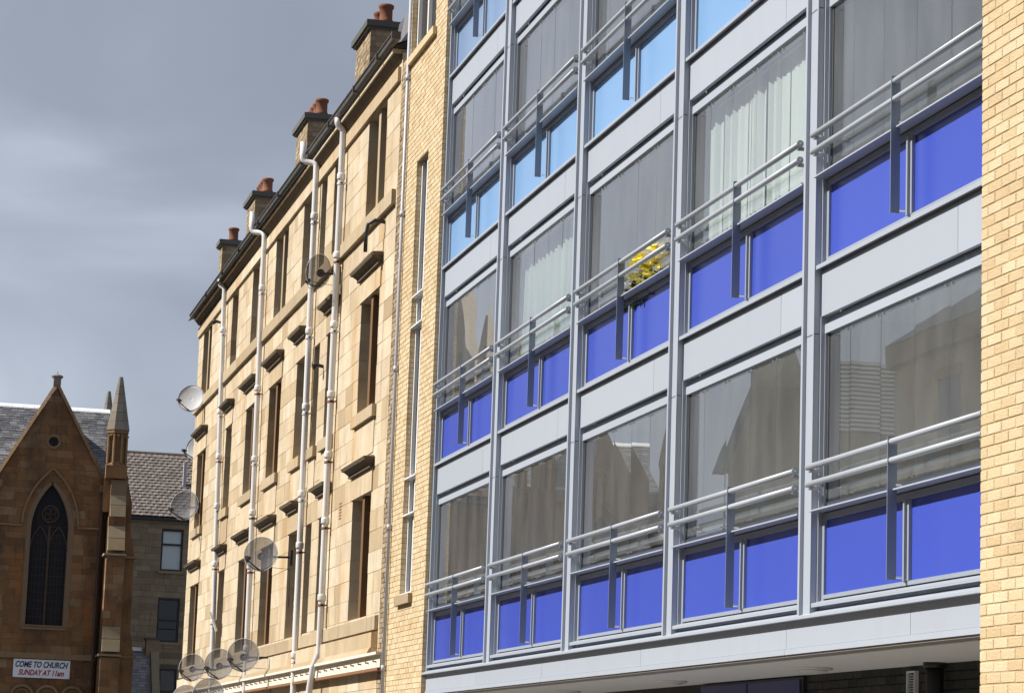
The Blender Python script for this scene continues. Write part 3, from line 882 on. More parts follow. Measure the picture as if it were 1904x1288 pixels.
# soil and rainwater pipes
def pipe(path, clips, vert):
    m = MB().tube(path, 0.055, 14)
    o = m.build('drainpipe', 'pipe', ten, smooth=True)
    (x, ya, za), (_, yb_, zb_) = vert
    for t, rusty in clips:
        z = za + (zb_-za)*t
        y = ya + (yb_-ya)*t
        c = MB().lathe([(0.068, 0), (0.072, 0.02), (0.072, 0.09), (0.066, 0.11)], (x, y, z), 14)
        c.build('pipe_collar', 'pipe', o, smooth=True)
        c = MB().lathe([(0.066, 0), (0.066, 0.035)], (x, y, z-0.09), 12)
        c.box(x-0.02, D+0.0, y-0.09, y-0.065, z-0.085, z-0.06)
        c.box(x-0.02, x+0.02, y-0.09, y-0.05, z-0.09, z-0.055)
        c.build('pipe_clip', 'rustclip' if rusty else 'pipe', o)
ox = D-0.10
pipe([(D-0.205, 43.2, 12.77), (D-0.205, 43.2, 12.68), (D-0.19, 43.2, 12.64), (D-0.12, 43.2, 12.58), (ox, 43.20, 12.53), (ox, 43.2, 12.2), (ox, 43.22, 3.55), (ox-0.08, 43.3, 3.3), (ox-0.10, 43.45, 2.95), (ox-0.1, 43.45, 0.15)],
     [(0.06, 0), (0.22, 1), (0.36, 0), (0.5, 1), (0.62, 1), (0.75, 1), (0.9, 1)], ((ox, 43.2, 12.2), (ox, 43.22, 3.55)))
pipe([(D-0.34, 46.2, 13.03), (D-0.34, 46.2, 12.74), (D-0.325, 46.19, 12.69), (D-0.29, 46.18, 12.66), (D-0.15, 46.08, 12.62), (D-0.115, 46.06, 12.60), (ox, 46.04, 12.55), (ox, 46.02, 12.2), (ox, 45.84, 2.9), (ox, 45.84, 0.15)],
     [(0.07, 0), (0.3, 0), (0.45, 0), (0.62, 0), (0.72, 1), (0.93, 0)], ((ox, 46.0, 12.2), (ox, 45.84, 2.9)))
pipe([(D-0.34, 52.9, 13.09), (D-0.34, 52.9, 12.74), (D-0.325, 52.89, 12.69), (D-0.29, 52.87, 12.66), (D-0.15, 52.7, 12.62), (D-0.115, 52.66, 12.60), (ox, 52.63, 12.54), (ox, 52.62, 12.2), (ox, 52.13, 3.0), (ox, 52.13, 0.15)],
     [(0.09, 0), (0.32, 1), (0.48, 0), (0.60, 1), (0.72, 1), (0.9, 0)], ((ox, 52.62, 12.2), (ox, 52.13, 3.0)))
pipe([(D-0.205, 59.1, 12.77), (D-0.205, 59.1, 12.68), (D-0.19, 59.1, 12.64), (D-0.12, 59.02, 12.58), (ox, 59.0, 12.53), (ox, 59.0, 12.2), (ox, 57.65, 3.4), (ox, 57.6, 0.15)],
     [(0.08, 0), (0.3, 0), (0.42, 1), (0.55, 0), (0.7, 1), (0.85, 0)], ((ox, 59.0, 12.2), (ox, 57.65, 3.4)))
# black bent overflow pipe, small wall lamps, air grating
MB().tube([(D+0.02, 39.35, 10.16), (D-0.16, 39.35, 10.18), (D-0.26, 39.42, 10.12), (D-0.28, 39.45, 9.95), (D-0.28, 39.45, 9.68)], 0.032, 10).build('overflow_pipe', 'black', ten, smooth=True)
for y, z in ((44.75, 8.64), (60.2, 11.95)):
    MB().tube([(D+0.0, y, z), (D-0.1, y, z+0.02), (D-0.2, y, z-0.0)], [0.03, 0.035, 0.075], 10).build('wall_lamp', 'black', ten, smooth=True)
gr = MB()
for i in range(6):
    gr.box(D-0.008, D+0.01, 42.2, 42.42, 5.72+i*0.05, 5.745+i*0.05)
gr.build('air_grating', 'rustclip', ten)
mr = MB().hexa([(D-0.14, 57.0, 4.55), (D-0.10, 57.0, 4.55), (D-0.05, 57.5, 4.55), (D-0.09, 57.5, 4.55), (D-0.3, 57.0, 4.95), (D-0.26, 57.0, 4.95), (D-0.2, 57.5, 4.95), (D-0.24, 57.5, 4.95)]).build('open_vent_pane', 'white', ten)

# ------------------------------------------------------------------ satellite dishes
def dish(px_loc, diam, normal, mat, label, wall_x=D, roll=0.0):
    c = Vector(px_loc)
    t = thing('satellite_dish', label, 'satellite dish', c, 'satellite dishes on the tenement')
    n = Vector(normal).normalized()
    q = n.to_track_quat('Z', 'Y')
    # local z = facing direction, local y up
    X = Vector((0, 0, 1)).cross(n).normalized()
    Yv = n.cross(X)
    def P(x, y, z):
        return c + X*x + Yv*y + n*z
    r = diam/2
    prof = MB()
    rings, seg = 7, 28
    th = 0.006
    for side in (0, 1):
        for i in range(rings):
            rr = max(0.01, r*i/(rings-1))
            h = 0.16*r*((i/(rings-1))**2) - side*th
            for k in range(seg):
                a = 2*math.pi*k/seg
                prof.v.append(tuple(P(rr*math.cos(a), rr*1.06*math.sin(a), h-0.16*r)))
    ns = rings*seg
    for i in range(rings-1):
        for k in range(seg):
            k2 = (k+1) % seg
            prof.f.append((i*seg+k, i*seg+k2, (i+1)*seg+k2, (i+1)*seg+k))
            prof.f.append((ns+i*seg+k, ns+(i+1)*seg+k, ns+(i+1)*seg+k2, ns+i*seg+k2))
    for k in range(seg):
        k2 = (k+1) % seg
        prof.f.append(((rings-1)*seg+k, (rings-1)*seg+k2, ns+(rings-1)*seg+k2, ns+(rings-1)*seg+k))
    prof.f.append(tuple(range(seg)))
    prof.f.append(tuple(ns+k for k in range(seg-1, -1, -1)))
    prof.build('reflector', mat, t, smooth=True)
    rim = MB().tube([P(r*math.cos(2*math.pi*k/seg), r*1.06*math.sin(2*math.pi*k/seg), 0) for k in range(seg+1)], 0.006, 6)
    rim.build('rim', 'dish_rim', t, smooth=True)
    arm = MB().tube([P(0, -r*1.0, -0.03), P(-0.02*r, -r*1.02, 0.02), P(-0.55*r, -0.78*r, 0.42)], 0.013, 6)
    arm.tube([P(0, -r*0.92, -0.05), P(-0.50*r, -0.86*r, 0.40)], 0.008, 6)
    arm.build('arm', 'black', t)
    MB().tube([P(-0.60*r, -0.70*r, 0.46), P(-0.50*r, -0.66*r, 0.38), P(-0.44*r, -0.60*r, 0.33)], [0.035, 0.045, 0.03], 8).build('receiver', 'black', t, smooth=True)
    back = P(0, -0.02, -0.18*r-0.02)
    wy = back.y + 0.12
    br = MB().tube([tuple(back), (back.x+0.08, back.y+0.05, back.z), (wall_x-0.02, wy, back.z+0.02)], 0.02, 8)
    br.lathe([(0.07, 0), (0.07, 0.05)], (back.x-0.0, back.y+0.005, back.z), 10, 'y')
    br.box(wall_x-0.028, wall_x+0.01, wy-0.07, wy+0.07, back.z-0.13, back.z+0.15)
    br.build('bracket', 'black', t)
    cb = MB().tube([P(-0.55*r, -0.80*r, 0.40), P(-0.4*r, -1.1*r, 0.3), P(0.1*r, -1.12*r, 0.05), P(0.5*r, -0.7*r, -0.1), (wall_x-0.02, wy, back.z-0.2), (wall_x-0.015, wy-0.02, back.z-0.9)], 0.006, 5)
    cb.build('cable', 'black', t)
    return t
FACE = (-0.30, -0.93, 0.22)
dish((D-0.35, 62.55, 10.43), 0.66, (-0.36, -0.9, 0.25), 'dish_solid', 'pale solid satellite dish at the far corner just under the string course')
dish((D-0.38, 62.40, 7.80), 0.70, (-0.42, -0.88, 0.2), 'dish_mesh', 'grey mesh satellite dish jutting over the brown tiled roof at the far corner')
dish((D-0.40, 43.33, 10.07), 0.56, (-0.52, 0.80, 0.2), 'dish_dark', 'dark see-through satellite dish between two white drainpipes below the top windows')
dish((D-0.60, 47.25, 5.48), 0.62, FACE, 'dish_mesh', 'lone grey mesh satellite dish over a drainpipe above the low cluster of dishes')
dish((D-0.60, 48.97, 3.70), 0.61, FACE, 'dish_mesh', 'highest right-hand mesh dish of the low cluster, over the white drainpipe')
dish((D-0.60, 52.51, 3.65), 0.60, FACE, 'dish_mesh', 'middle mesh satellite dish in the upper row of the low cluster')
dish((D-0.60, 57.15, 3.73), 0.58, FACE, 'dish_mesh', 'leftmost mesh satellite dish in the upper row of the low cluster')
dish((D-0.60, 54.05, 3.08), 0.65, FACE, 'dish_mesh', 'mesh satellite dish cut by the bottom edge, right one of the lower row')
dish((D-0.60, 58.10, 3.06), 0.62, FACE, 'dish_mesh', 'mesh satellite dish cut by the bottom edge, left one of the lower row')
dish((D+0.17, 65.2, 9.55), 0.62, (-0.5, -0.84, 0.2), 'dish_solid', 'white satellite dish half hidden behind the tenement corner above the tiled roof', wall_x=D+0.45)

# ------------------------------------------------------------------ church
CY = 115.0
chu = thing('church', 'dark red sandstone church with steep gable, pointed window and stone pinnacle', 'church', (0, CY+6, 0.13))
GX, GHW = 6.72, 2.36                            # gable centre and half width
GZ0, GZ1 = 13.75, 17.95                         # springing and apex
AX, AHW, AS, AT, AB = 6.80, 0.80, 11.6, 13.62, 7.45   # arch: centre, half width, spring, apex, sill
def arch_hw(z, hw=AHW, s=AS, t=AT):
    if z <= s: return hw
    if z >= t: return 0.0
    h = t - s
    rad = (h*h + hw*hw)/(2*hw)                  # two-centred arch
    return max(0.0, math.sqrt(max(0, rad*rad - (z-s)**2)) - (rad - hw))
def gable_hw(z):
    return GHW if z <= GZ0 else GHW*max(0.0, (GZ1 - z)/(GZ1-GZ0))
core = MB()
core.prism([(GX-GHW, CY+0.35, 0.13), (GX+GHW, CY+0.35, 0.13), (GX+GHW, CY+0.35, GZ0), (GX, CY+0.35, GZ1-0.05), (GX-GHW, CY+0.35, GZ0)], (0, 0.5, 0))
# backing 15 mm behind the faces of the stones, cut round the arch
z = 0.13
lev = [0.13 + i*0.305 for i in range(59)]
for z0, z1 in zip(lev, lev[1:]):
    z1 = min(z1, GZ1-0.02)
    if z1 <= z0: break
    a0, a1 = gable_hw(z0)-0.02, max(gable_hw(z1)-0.02, 0.0)
    if a0 <= 0: break
    if z0 < AT and z1 > AB:
        h0, h1 = arch_hw(z0)+0.02, arch_hw(z1)+0.02
        core.hexa([(GX-a0, CY+0.015, z0), (AX-h0, CY+0.015, z0), (AX-h0, CY+0.345, z0), (GX-a0, CY+0.345, z0), (GX-a1, CY+0.015, z1), (AX-h1, CY+0.015, z1), (AX-h1, CY+0.345, z1), (GX-a1, CY+0.345, z1)])
        core.hexa([(AX+h0, CY+0.015, z0), (GX+a0, CY+0.015, z0), (GX+a0, CY+0.345, z0), (AX+h0, CY+0.345, z0), (AX+h1, CY+0.015, z1), (GX+a1, CY+0.015, z1), (GX+a1, CY+0.345, z1), (AX+h1, CY+0.345, z1)])
    else:
        core.hexa([(GX-a0, CY+0.015, z0), (GX+a0, CY+0.015, z0), (GX+a0, CY+0.345, z0), (GX-a0, CY+0.345, z0), (GX-a1, CY+0.015, z1), (GX+a1, CY+0.015, z1), (GX+a1, CY+0.345, z1), (GX-a1, CY+0.345, z1)])
cwall = core.build('gable_wall', 'red_mortar', chu)
cb_list = []
zc = 0.13
levs = []
while zc < GZ1-0.1:
    h = random.choice((0.24, 0.29, 0.33, 0.37))
    levs.append((zc, min(zc+h, GZ1-0.04)))
    zc += h
for z0, z1 in levs:
    g0, g1 = gable_hw(z0), gable_hw(z1)
    spans = []
    if z0 < AT-0.02 and z1 > AB+0.02:
        h0, h1 = arch_hw(z0)+0.24, (arch_hw(z1)+0.24 if z1 < AT else arch_hw(AT-0.02)+0.1)
        spans = [((GX-g0, GX-g1), (AX-h0, AX-h1)), ((AX+h0, AX+h1), (GX+g0, GX+g1))]
    else:
        spans = [((GX-g0, GX-g1), (GX+g0, GX+g1))]
    for (l0, l1), (r0, r1) in spans:
        x = l0
        n = max(1, round((r0-l0)/random.uniform(0.5, 0.8)))
        cuts = [0] + sorted(min(0.92, max(0.08, (i+random.uniform(-0.3, 0.3))/n)) for i in range(1, n)) + [1]
        for ca, cb2 in zip(cuts, cuts[1:]):
            def lerp(t, e):
                if e == 0: return l0+(r0-l0)*t
                return l1+(r1-l1)*t
            cb_list.append((lerp(ca, 0), lerp(cb2, 0), lerp(ca, 1), lerp(cb2, 1), z0, z1))
cb_list.sort(key=lambda q: -(q[5]-q[4])*(q[1]-q[0]) if q[4] > 4.3 and q[1] > 4.3 else 0)
rest = MB()
for i, (xa, xb, xa1, xb1, z0, z1) in enumerate(cb_list):
    j = 0.006
    yo = CY + random.uniform(-0.010, 0.010)
    tgt = MB() if i < 300 else rest
    if xb-xa < 0.03: continue
    tgt.hexa([(xa+j, yo, z0+j), (xb-j, yo, z0+j), (xb-j, CY+0.1, z0+j), (xa+j, CY+0.1, z0+j),
              (min(xa1+j, xb1-j), yo, z1-j), (max(xb1-j, xa1+j+0.002), yo, z1-j), (max(xb1-j, xa1+j+0.002), CY+0.1, z1-j), (min(xa1+j, xb1-j), CY+0.1, z1-j)])
    if i < 300:
        tgt.build('stone_block', 'red', cwall)
rest.build('stone_courses', 'red_i', cwall, kind='stuff')
# arch voussoir ring (chamfered reveal), hood mould, window
def arch_path(hw, s, t, z_low, n=14):
    pts = [(-hw, z_low)]
    zs = [s + (t-s)*(1-math.cos(math.pi/2*i/n)) if False else s + (t-s)*i/n for i in range(n+1)]
    L_ = [(-arch_hw(zv, hw, s, t), zv) for zv in zs]
    Rr = [(-x, zv) for x, zv in reversed(L_)][1:]
    return pts + L_ + Rr + [(hw, z_low)]
o_in, o_out = arch_path(AHW, AS, AT, AB), arch_path(AHW+0.25, AS, AT+0.36, AB)
ring = MB()
for (a, b_), (c_, d_) in zip(zip(o_in, o_in[1:]), zip(o_out, o_out[1:])):
    ring.hexa([(AX+a[0], CY+0.17, a[1]), (AX+b_[0], CY+0.17, b_[1]), (AX+b_[0], CY+0.34, b_[1]), (AX+a[0], CY+0.34, a[1]),
               (AX+c_[0], CY-0.015, c_[1]), (AX+d_[0], CY-0.015, d_[1]), (AX+d_[0], CY+0.3, d_[1]), (AX+c_[0], CY+0.3, c_[1])])
ring.build('window_surround', 'red_trim', chu)
hood = arch_path(AHW+0.42, AS+0.15, AT+0.68, AS+0.15)
hm = MB().tube([(GX-GHW+0.02, CY-0.06, AS+0.16)] + [(AX+a, CY-0.06, z) for a, z in hood[1:-1]] + [(GX+GHW-0.12, CY-0.06, AS+0.16)], 0.055, 8)
hm.build('hood_mould', 'red_trim', chu)
cw = MB().prism([(AX+x, CY+0.235, z) for x, z in arch_path(AHW-0.01, AS, AT-0.02, AB+0.01)], (0, 0.02, 0)).build('window', 'lead', chu)
tr = MB()
tr.box(AX-0.05, AX+0.05, CY+0.17, CY+0.234, AB, AS+0.2)
tr.build('mullion', 'tracery', cw)
for s in (-1, 1):
    cx = AX + s*AHW/2
    pts = [(cx+x, CY+0.205, z) for x, z in arch_path(AHW/2-0.02, AS-0.75, AS+0.15, AS-0.75)]
    MB().tube(pts, 0.035, 6).build('tracery', 'tracery', cw)
MB().tube([(AX+0.36*math.cos(a*math.pi/10), CY+0.205, AS+0.72+0.36*math.sin(a*math.pi/10)) for a in range(21)], 0.04, 6).build('tracery', 'tracery', cw)
for k in range(4):
    an = math.pi/4 + k*math.pi/2
    MB().tube([(AX+0.16*math.cos(an)+0.13*math.cos(a*math.pi/7), CY+0.205, AS+0.72+0.16*math.sin(an)+0.13*math.sin(a*math.pi/7)) for a in range(15)], 0.025, 5).build('tracery', 'tracery', cw)
sb = MB()
for i in range(12):
    zz_ = AB+0.35+i*0.36
    sb.box(AX-AHW+0.01, AX+AHW-0.01, CY+0.224, CY+0.234, zz_, zz_+0.016)
for i in range(1, 10):
    xx = AX-AHW+i*0.16
    if abs(xx-AX) > 0.06:
        sb.box(xx-0.006, xx+0.006, CY+0.226, CY+0.233, AB+0.01, AS-0.2)
sb.build('saddle_bars', 'tracery', cw)
MB().hexa([(AX-0.98, CY-0.06, AB-0.20), (AX+0.98, CY-0.06, AB-0.20), (AX+0.98, CY+0.3, AB-0.2), (AX-0.98, CY+0.3, AB-0.2),
           (AX-0.98, CY-0.06, AB-0.14), (AX+0.98, CY-0.06, AB-0.14), (AX+0.98, CY+0.3, AB+0.02), (AX-0.98, CY+0.3, AB+0.02)]).build('sill', 'red_trim', chu)
# gable roundel, a dark disc on the wall coloured to read as recessed
ro_ = MB().lathe([(0.20, -0.012), (0.20, -0.03)], (6.73, CY, 15.5), 24, 'y').build('roundel', 'lead', chu)
MB().tube([(6.73+0.27*math.cos(a*math.pi/14), CY-0.02, 15.5+0.27*math.sin(a*math.pi/14)) for a in range(29)], 0.065, 8).build('roundel_ring', 'red_trim', ro_, smooth=True)
# coping of the gable and finial stump
for s in (-1, 1):
    n_ = 9
    for i in range(n_):
        t0, t1 = i/n_+0.001, (i+1)/n_-0.001
        a = Vector((GX+s*(GHW+0.03)*(1-t0), 0, GZ0-0.05+(GZ1+0.02-GZ0+0.05)*t0)); b_ = Vector((GX+s*(GHW+0.03)*(1-t1), 0, GZ0-0.05+(GZ1+0.02-GZ0+0.05)*t1))
        MB().hexa([(a.x, CY-0.12, a.z), (b_.x, CY-0.12, b_.z), (b_.x, CY+0.5, b_.z), (a.x, CY+0.5, a.z),
                   (a.x+s*0.06, CY-0.06, a.z+0.17), (b_.x+s*0.06, CY-0.06, b_.z+0.17), (b_.x+s*0.06, CY+0.5, b_.z+0.17), (a.x+s*0.06, CY+0.5, a.z+0.17)]).build('coping_stone', 'red_trim', chu)
    MB().box(GX+s*GHW-0.22, GX+s*GHW+0.26, CY-0.14, CY+0.4, GZ0-0.36, GZ0-0.05).build('kneeler', 'red_trim', chu)
fi = MB().box(GX-0.16, GX+0.16, CY-0.1, CY+0.3, GZ1+0.05, GZ1+0.42)
fi.lathe([(0.2, 0), (0.27, 0.1), (0.2, 0.16)], (GX, CY+0.1, GZ1+0.38), 8)
fi.tube([(GX, CY+0.1, GZ1+0.5), (GX, CY+0.1, GZ1+0.7)], 0.015, 5)
fi.build('finial', 'spire', chu)
# string course under the window and blind arcade below the sign
MB().hexa([(GX-GHW, CY-0.14, 5.98), (GX+GHW, CY-0.14, 5.98), (GX+GHW, CY+0.05, 5.98), (GX-GHW, CY+0.05, 5.98),
           (GX-GHW, CY-0.14, 6.06), (GX+GHW, CY-0.14, 6.06), (GX+GHW, CY+0.05, 6.30), (GX-GHW, CY+0.05, 6.30)]).build('string_course', 'red_trim', chu)
for i in range(3):
    xx = 6.05 + i*1.08
    MB().tube([(xx+0.46*math.cos(math.pi-a*math.pi/12), CY-0.05, 4.35+0.46*math.sin(math.pi-a*math.pi/12)) for a in range(13)], 0.07, 8).build('blind_arch', 'red_trim', chu)
    MB().tube([(xx+0.33*math.cos(math.pi-a*math.pi/12), CY-0.01, 4.32+0.33*math.sin(math.pi-a*math.pi/12)) for a in range(13)], 0.035, 6).build('blind_arch', 'red_trim', chu)
MB().tube([(9.02, CY-0.15, 13.4), (8.98, CY-0.15, 11), (8.98, CY-0.15, 0.15)], 0.06, 10).build('drainpipe', 'sash', chu)

# corner buttresses and pinnacle
def stage(m, x0, x1, y0, y1, z0, z1):
    m.box(x0, x1, y0, y1, z0, z1)
bt = MB()
BXL, BXR = 9.20, 10.02
for (dx, yf, z0, z1) in ((0.0, CY-1.75, 0.13, 6.10), (0.03, CY-1.45, 6.10, 10.5), (0.06, CY-1.05, 10.5, 12.2), (0.09, CY-0.8, 12.2, 13.9)):
    bt.box(BXL+dx, BXR-dx*0.3, yf, CY+0.6, z0+0.002, z1)
but = bt.build('buttress', 'red_mortar', chu)
seed_rest = MB()
for (dx, yf, z0, z1) in ((0.0, CY-1.75, 3.5, 6.10), (0.03, CY-1.45, 7.45, 10.5), (0.06, CY-1.05, 11.85, 12.25)):
    z = z0
    while z < z1-0.05:
        h = min(random.choice((0.28, 0.34, 0.4)), z1-z)
        xs_ = [BXL+dx-0.01, BXL+0.2+random.uniform(0.05, 0.4), BXR-dx*0.3+0.005]
        for a, b_ in zip(xs_, xs_[1:]):
            MB().box(a+0.004, b_-0.004, yf-0.02+random.uniform(-0.005, 0.005), yf+0.7, z+0.004, z+h-0.004).build('stone_block', 'red', but)
        z += h
# weathered set-offs of pale slabs
for (z0, z1, y0, y1, n_, dx) in ((12.25, 13.85, CY-1.07, CY-0.55, 3, 0.10), (10.75, 11.85, CY-1.47, CY-1.03, 2, 0.05), (6.35, 7.45, CY-1.77, CY-1.43, 2, 0.02)):
    for i in range(n_):
        za, zb = z0+(z1-z0)*i/n_, z0+(z1-z0)*(i+1)/n_
        ya, yb_ = y0+(y1-y0)*i/n_, y0+(y1-y0)*(i+1)/n_
        MB().hexa([(BXL+dx+0.01, ya-0.03, za+0.01), (BXR-dx*0.3-0.02, ya-0.03, za+0.01), (BXR-dx*0.3-0.02, CY-0.2, za+0.01), (BXL+dx+0.01, CY-0.2, za+0.01),
                   (BXL+dx+0.01, yb_-0.05, zb-0.01), (BXR-dx*0.3-0.02, yb_-0.05, zb-0.01), (BXR-dx*0.3-0.02, CY-0.2, zb-0.01), (BXL+dx+0.01, CY-0.2, zb-0.01)]).build('weathering_slab', 'weathering', but)
for z, yf, ex in ((6.15, CY-1.85, 0.12), (10.52, CY-1.55, 0.10)):
    MB().box(BXL-ex, BXR+0.05, yf, CY-0.1, z, z+0.09).build('string_course', 'weathering', but)
eb = MB()
for (xr, z0, z1) in ((10.72, 0.13, 6.3), (10.62, 6.3, 6.9), (10.50, 6.9, 10.7), (10.28, 11.6, 12.9)):
    eb.box(10.0, xr, CY-0.5, CY+0.5, z0, z1-0.002)
for (xa, xb, z0, z1) in ((10.72, 10.50, 6.3, 7.3), (10.50, 10.28, 10.7, 11.6), (10.28, 10.02, 12.9, 14.0)):
    eb.hexa([(10.0, CY-0.49, z0), (xa, CY-0.49, z0), (xa, CY+0.49, z0), (10.0, CY+0.49, z0), (10.0, CY-0.49, z1), (xb, CY-0.49, z1), (xb, CY+0.49, z1), (10.0, CY+0.49, z1)])
ebo = eb.build('buttress', 'red', chu)
MB().box(10.0, 10.60, CY-0.56, CY+0.56, 10.5, 10.6).build('string_course', 'red_trim', ebo)
MB().box(10.0, 10.80, CY-0.56, CY+0.56, 6.15, 6.25).build('string_course', 'red_trim', ebo)
def pinnacle(c, zb, s, shaft=True):
    m = MB()
    x, y = c
    if shaft:
        m.box(x-0.46*s, x+0.46*s, y-0.46*s, y+0.46*s, zb-0.55, zb)
        m.lathe([(0.50*s, 0), (0.50*s, 0.07), (0.36*s, 0.16), (0.36*s, 1.35), (0.50*s, 1.45), (0.50*s, 1.6)], (x, y, zb+0.001), 8, phase=math.pi/8)
    o = m.build('pinnacle', 'red_i', chu)
    if shaft:
        for k in range(8):
            a = math.pi/8 + k*math.pi/4
            MB().tube([(x+0.43*s*math.cos(a), y+0.43*s*math.sin(a), zb+0.12), (x+0.43*s*math.cos(a), y+0.43*s*math.sin(a), zb+1.4)], [0.06, 0.055], 8).build('colonnette', 'red_trim', o)
            a2 = a + math.pi/8
            MB().tube([(x+0.36*s*math.cos(a2), y+0.36*s*math.sin(a2), zb+1.2), (x+0.44*s*math.cos(a2), y+0.44*s*math.sin(a2), zb+1.38)], [0.03, 0.1], 6).build('arch_head', 'red_trim', o)
    sp = MB()
    n_ = 6
    base = zb + 1.6
    for i in range(n_):
        t0, t1 = i/n_, (i+1)/n_
        r0, r1 = 0.53*s*(1-t0)+0.09*s*t0, 0.53*s*(1-t1)+0.09*s*t1
        for k in range(8):
            a, b_ = math.pi/8+k*math.pi/4, math.pi/8+(k+1)*math.pi/4
            sp.hexa([(x, y, base+2.4*s*t0), (x+r0*math.cos(a), y+r0*math.sin(a), base+2.4*s*t0+0.004), (x+r0*math.cos(b_), y+r0*math.sin(b_), base+2.4*s*t0+0.004), (x, y+0.001, base+2.4*s*t0),
                     (x, y, base+2.4*s*t1), (x+r1*math.cos(a), y+r1*math.sin(a), base+2.4*s*t1-0.004), (x+r1*math.cos(b_), y+r1*math.sin(b_), base+2.4*s*t1-0.004), (x, y+0.001, base+2.4*s*t1)])
    sp.build('spirelet', 'spire', o)
    return o
pinnacle((9.47, CY-0.55), 14.5, 1.0)
m = MB().box(9.0, 10.05, CY-0.6, CY+0.6, 12.5, 14.0)
m.hexa([(9.0, CY-0.6, 14.0), (10.05, CY-0.6, 14.0), (10.05, CY+0.6, 14.0), (9.0, CY+0.6, 14.0), (9.1, CY-0.9, 14.3), (9.9, CY-0.9, 14.3), (9.9, CY+0.2, 14.3), (9.1, CY+0.2, 14.3)])
m.build('pinnacle_base', 'red', chu)
pinnacle((9.93, CY+11.5), 15.9, 0.85)

# nave: wall, slate roof, whitewashed ridge
NX0, NX1 = -21.0, 9.6
MB().box(NX0, NX1, CY+0.9, CY+13, 0.13, 13.9).build('nave_wall', 'red', chu)
nr = MB().prism([(NX0, CY+0.5, 13.85), (NX0, CY+6.1, 17.72), (NX0, CY+13.4, 13.6)], (NX1-NX0, 0, 0)).build('nave_roof', 'black', chu)
MB().box(NX0, 4.25, CY+0.25, CY+0.9, 14.25, 14.75).build('eaves_band', 'red_trim', chu)
MB().tube([(NX0, CY+0.3, 14.84), (4.9, CY+0.3, 14.84)], 0.07, 8).build('gutter', 'greypipe', chu)
sl = MB()
A, B_ = Vector((0, CY+0.42, 13.88)), Vector((0, CY+6.1, 17.80))
slope = B_-A
ln = slope.length
dn = slope.normalized()
nn = Vector((0, -dn.z, dn.y))
rows = int(ln/0.24)
for i in range(rows):
    s0 = A + dn*(i*0.24) + nn*0.03
    s1 = A + dn*(i*0.24+0.34) + nn*0.008
    x = NX0 - random.uniform(0, 0.3)
    while x < NX1:
        w = random.uniform(0.27, 0.40)
        a, b_ = max(x, NX0)+0.006, min(x+w, NX1)-0.006
        if b_-a > 0.03:
            k = nn*random.uniform(0.0, 0.012)
            e_ = dn*random.uniform(-0.025, 0.02)
            q0, q1 = s0+k+e_, s1+k
            th = nn*0.014
            sl.hexa([(a, q0.y, q0.z), (b_, q0.y, q0.z), (b_, q1.y, q1.z), (a, q1.y, q1.z), (a, q0.y+th.y, q0.z+th.z), (b_, q0.y+th.y, q0.z+th.z), (b_, q1.y+th.y, q1.z+th.z), (a, q1.y+th.y, q1.z+th.z)])
        x += w
sl.build('slates', 'slate', nr, kind='stuff')
x = NX1
while x > NX0:
    MB().prism([(x-0.50, CY+5.80, 17.68), (x-0.50, CY+5.84, 17.75), (x-0.50, CY+6.1, 17.91), (x-0.50, CY+6.36, 17.75), (x-0.50, CY+6.36, 17.68)], (0.492, 0, 0)).build('ridge_tile', 'ridgewhite', nr)
    x -= 0.5
# second gable further along the nave, the steeple and its tower (out of the frame, seen in the balcony glass)
def plain_gable(gx):
    MB().prism([(gx-GHW, CY, 0.13), (gx+GHW, CY, 0.13), (gx+GHW, CY, GZ0), (gx, CY, GZ1), (gx-GHW, CY, GZ0)], (0, 0.85, 0)).build('gable_wall', 'red', chu)
    r_ = MB().prism([(gx-GHW-0.2, CY+0.2, GZ0-0.25), (gx, CY+0.2, GZ1+0.05), (gx+GHW+0.2, CY+0.2, GZ0-0.25)], (0, 5.0, 0)).build('gable_roof', 'slate', chu)
    MB().prism([(gx+x, CY-0.02, z) for x, z in arch_path(AHW, AS, AT, AB)], (0, 0.01, 0)).build('window', 'lead', chu)
    MB().tube([(gx+0.27*math.cos(a*math.pi/10), CY-0.03, 15.5+0.27*math.sin(a*math.pi/10)) for a in range(21)], 0.07, 6).build('roundel', 'red_trim', chu)
    MB().tube([(gx+a, CY-0.06, z) for a, z in arch_path(AHW+0.42, AS+0.15, AT+0.68, AS+0.15)[1:-1]], 0.055, 6).build('hood_mould', 'weathering', chu)
MB().prism([(GX-GHW+0.05, CY+0.86, GZ0-0.2), (GX, CY+0.86, GZ1-0.05), (GX+GHW-0.05, CY+0.86, GZ0-0.2)], (0, 4.9, 0)).build('gable_roof', 'slate', chu)
plain_gable(-1.2)
plain_gable(-17.4)
for gx in (-4.6, -14.2, -20.6):
    pinnacle((gx, CY-0.5), 14.5, 1.0)
    MB().box(gx-0.5, gx+0.5, CY-1.3, CY+0.9, 0.13, 13.95).build('buttress', 'red', chu)
tw = MB().box(-13.6, -8.2, CY+4.4, CY+9.8, 0.13, 20.2).build('tower', 'red', chu)
MB().lathe([(3.1, 0), (0.12, 10.9)], (-10.9, CY+7.1, 20.21), 8, phase=math.pi/8).build('spire', 'spire', chu)
for sx in (-13.3, -8.5):
    for sy in (CY+4.7, CY+9.5):
        pinnacle((sx, sy), 20.0, 0.8)

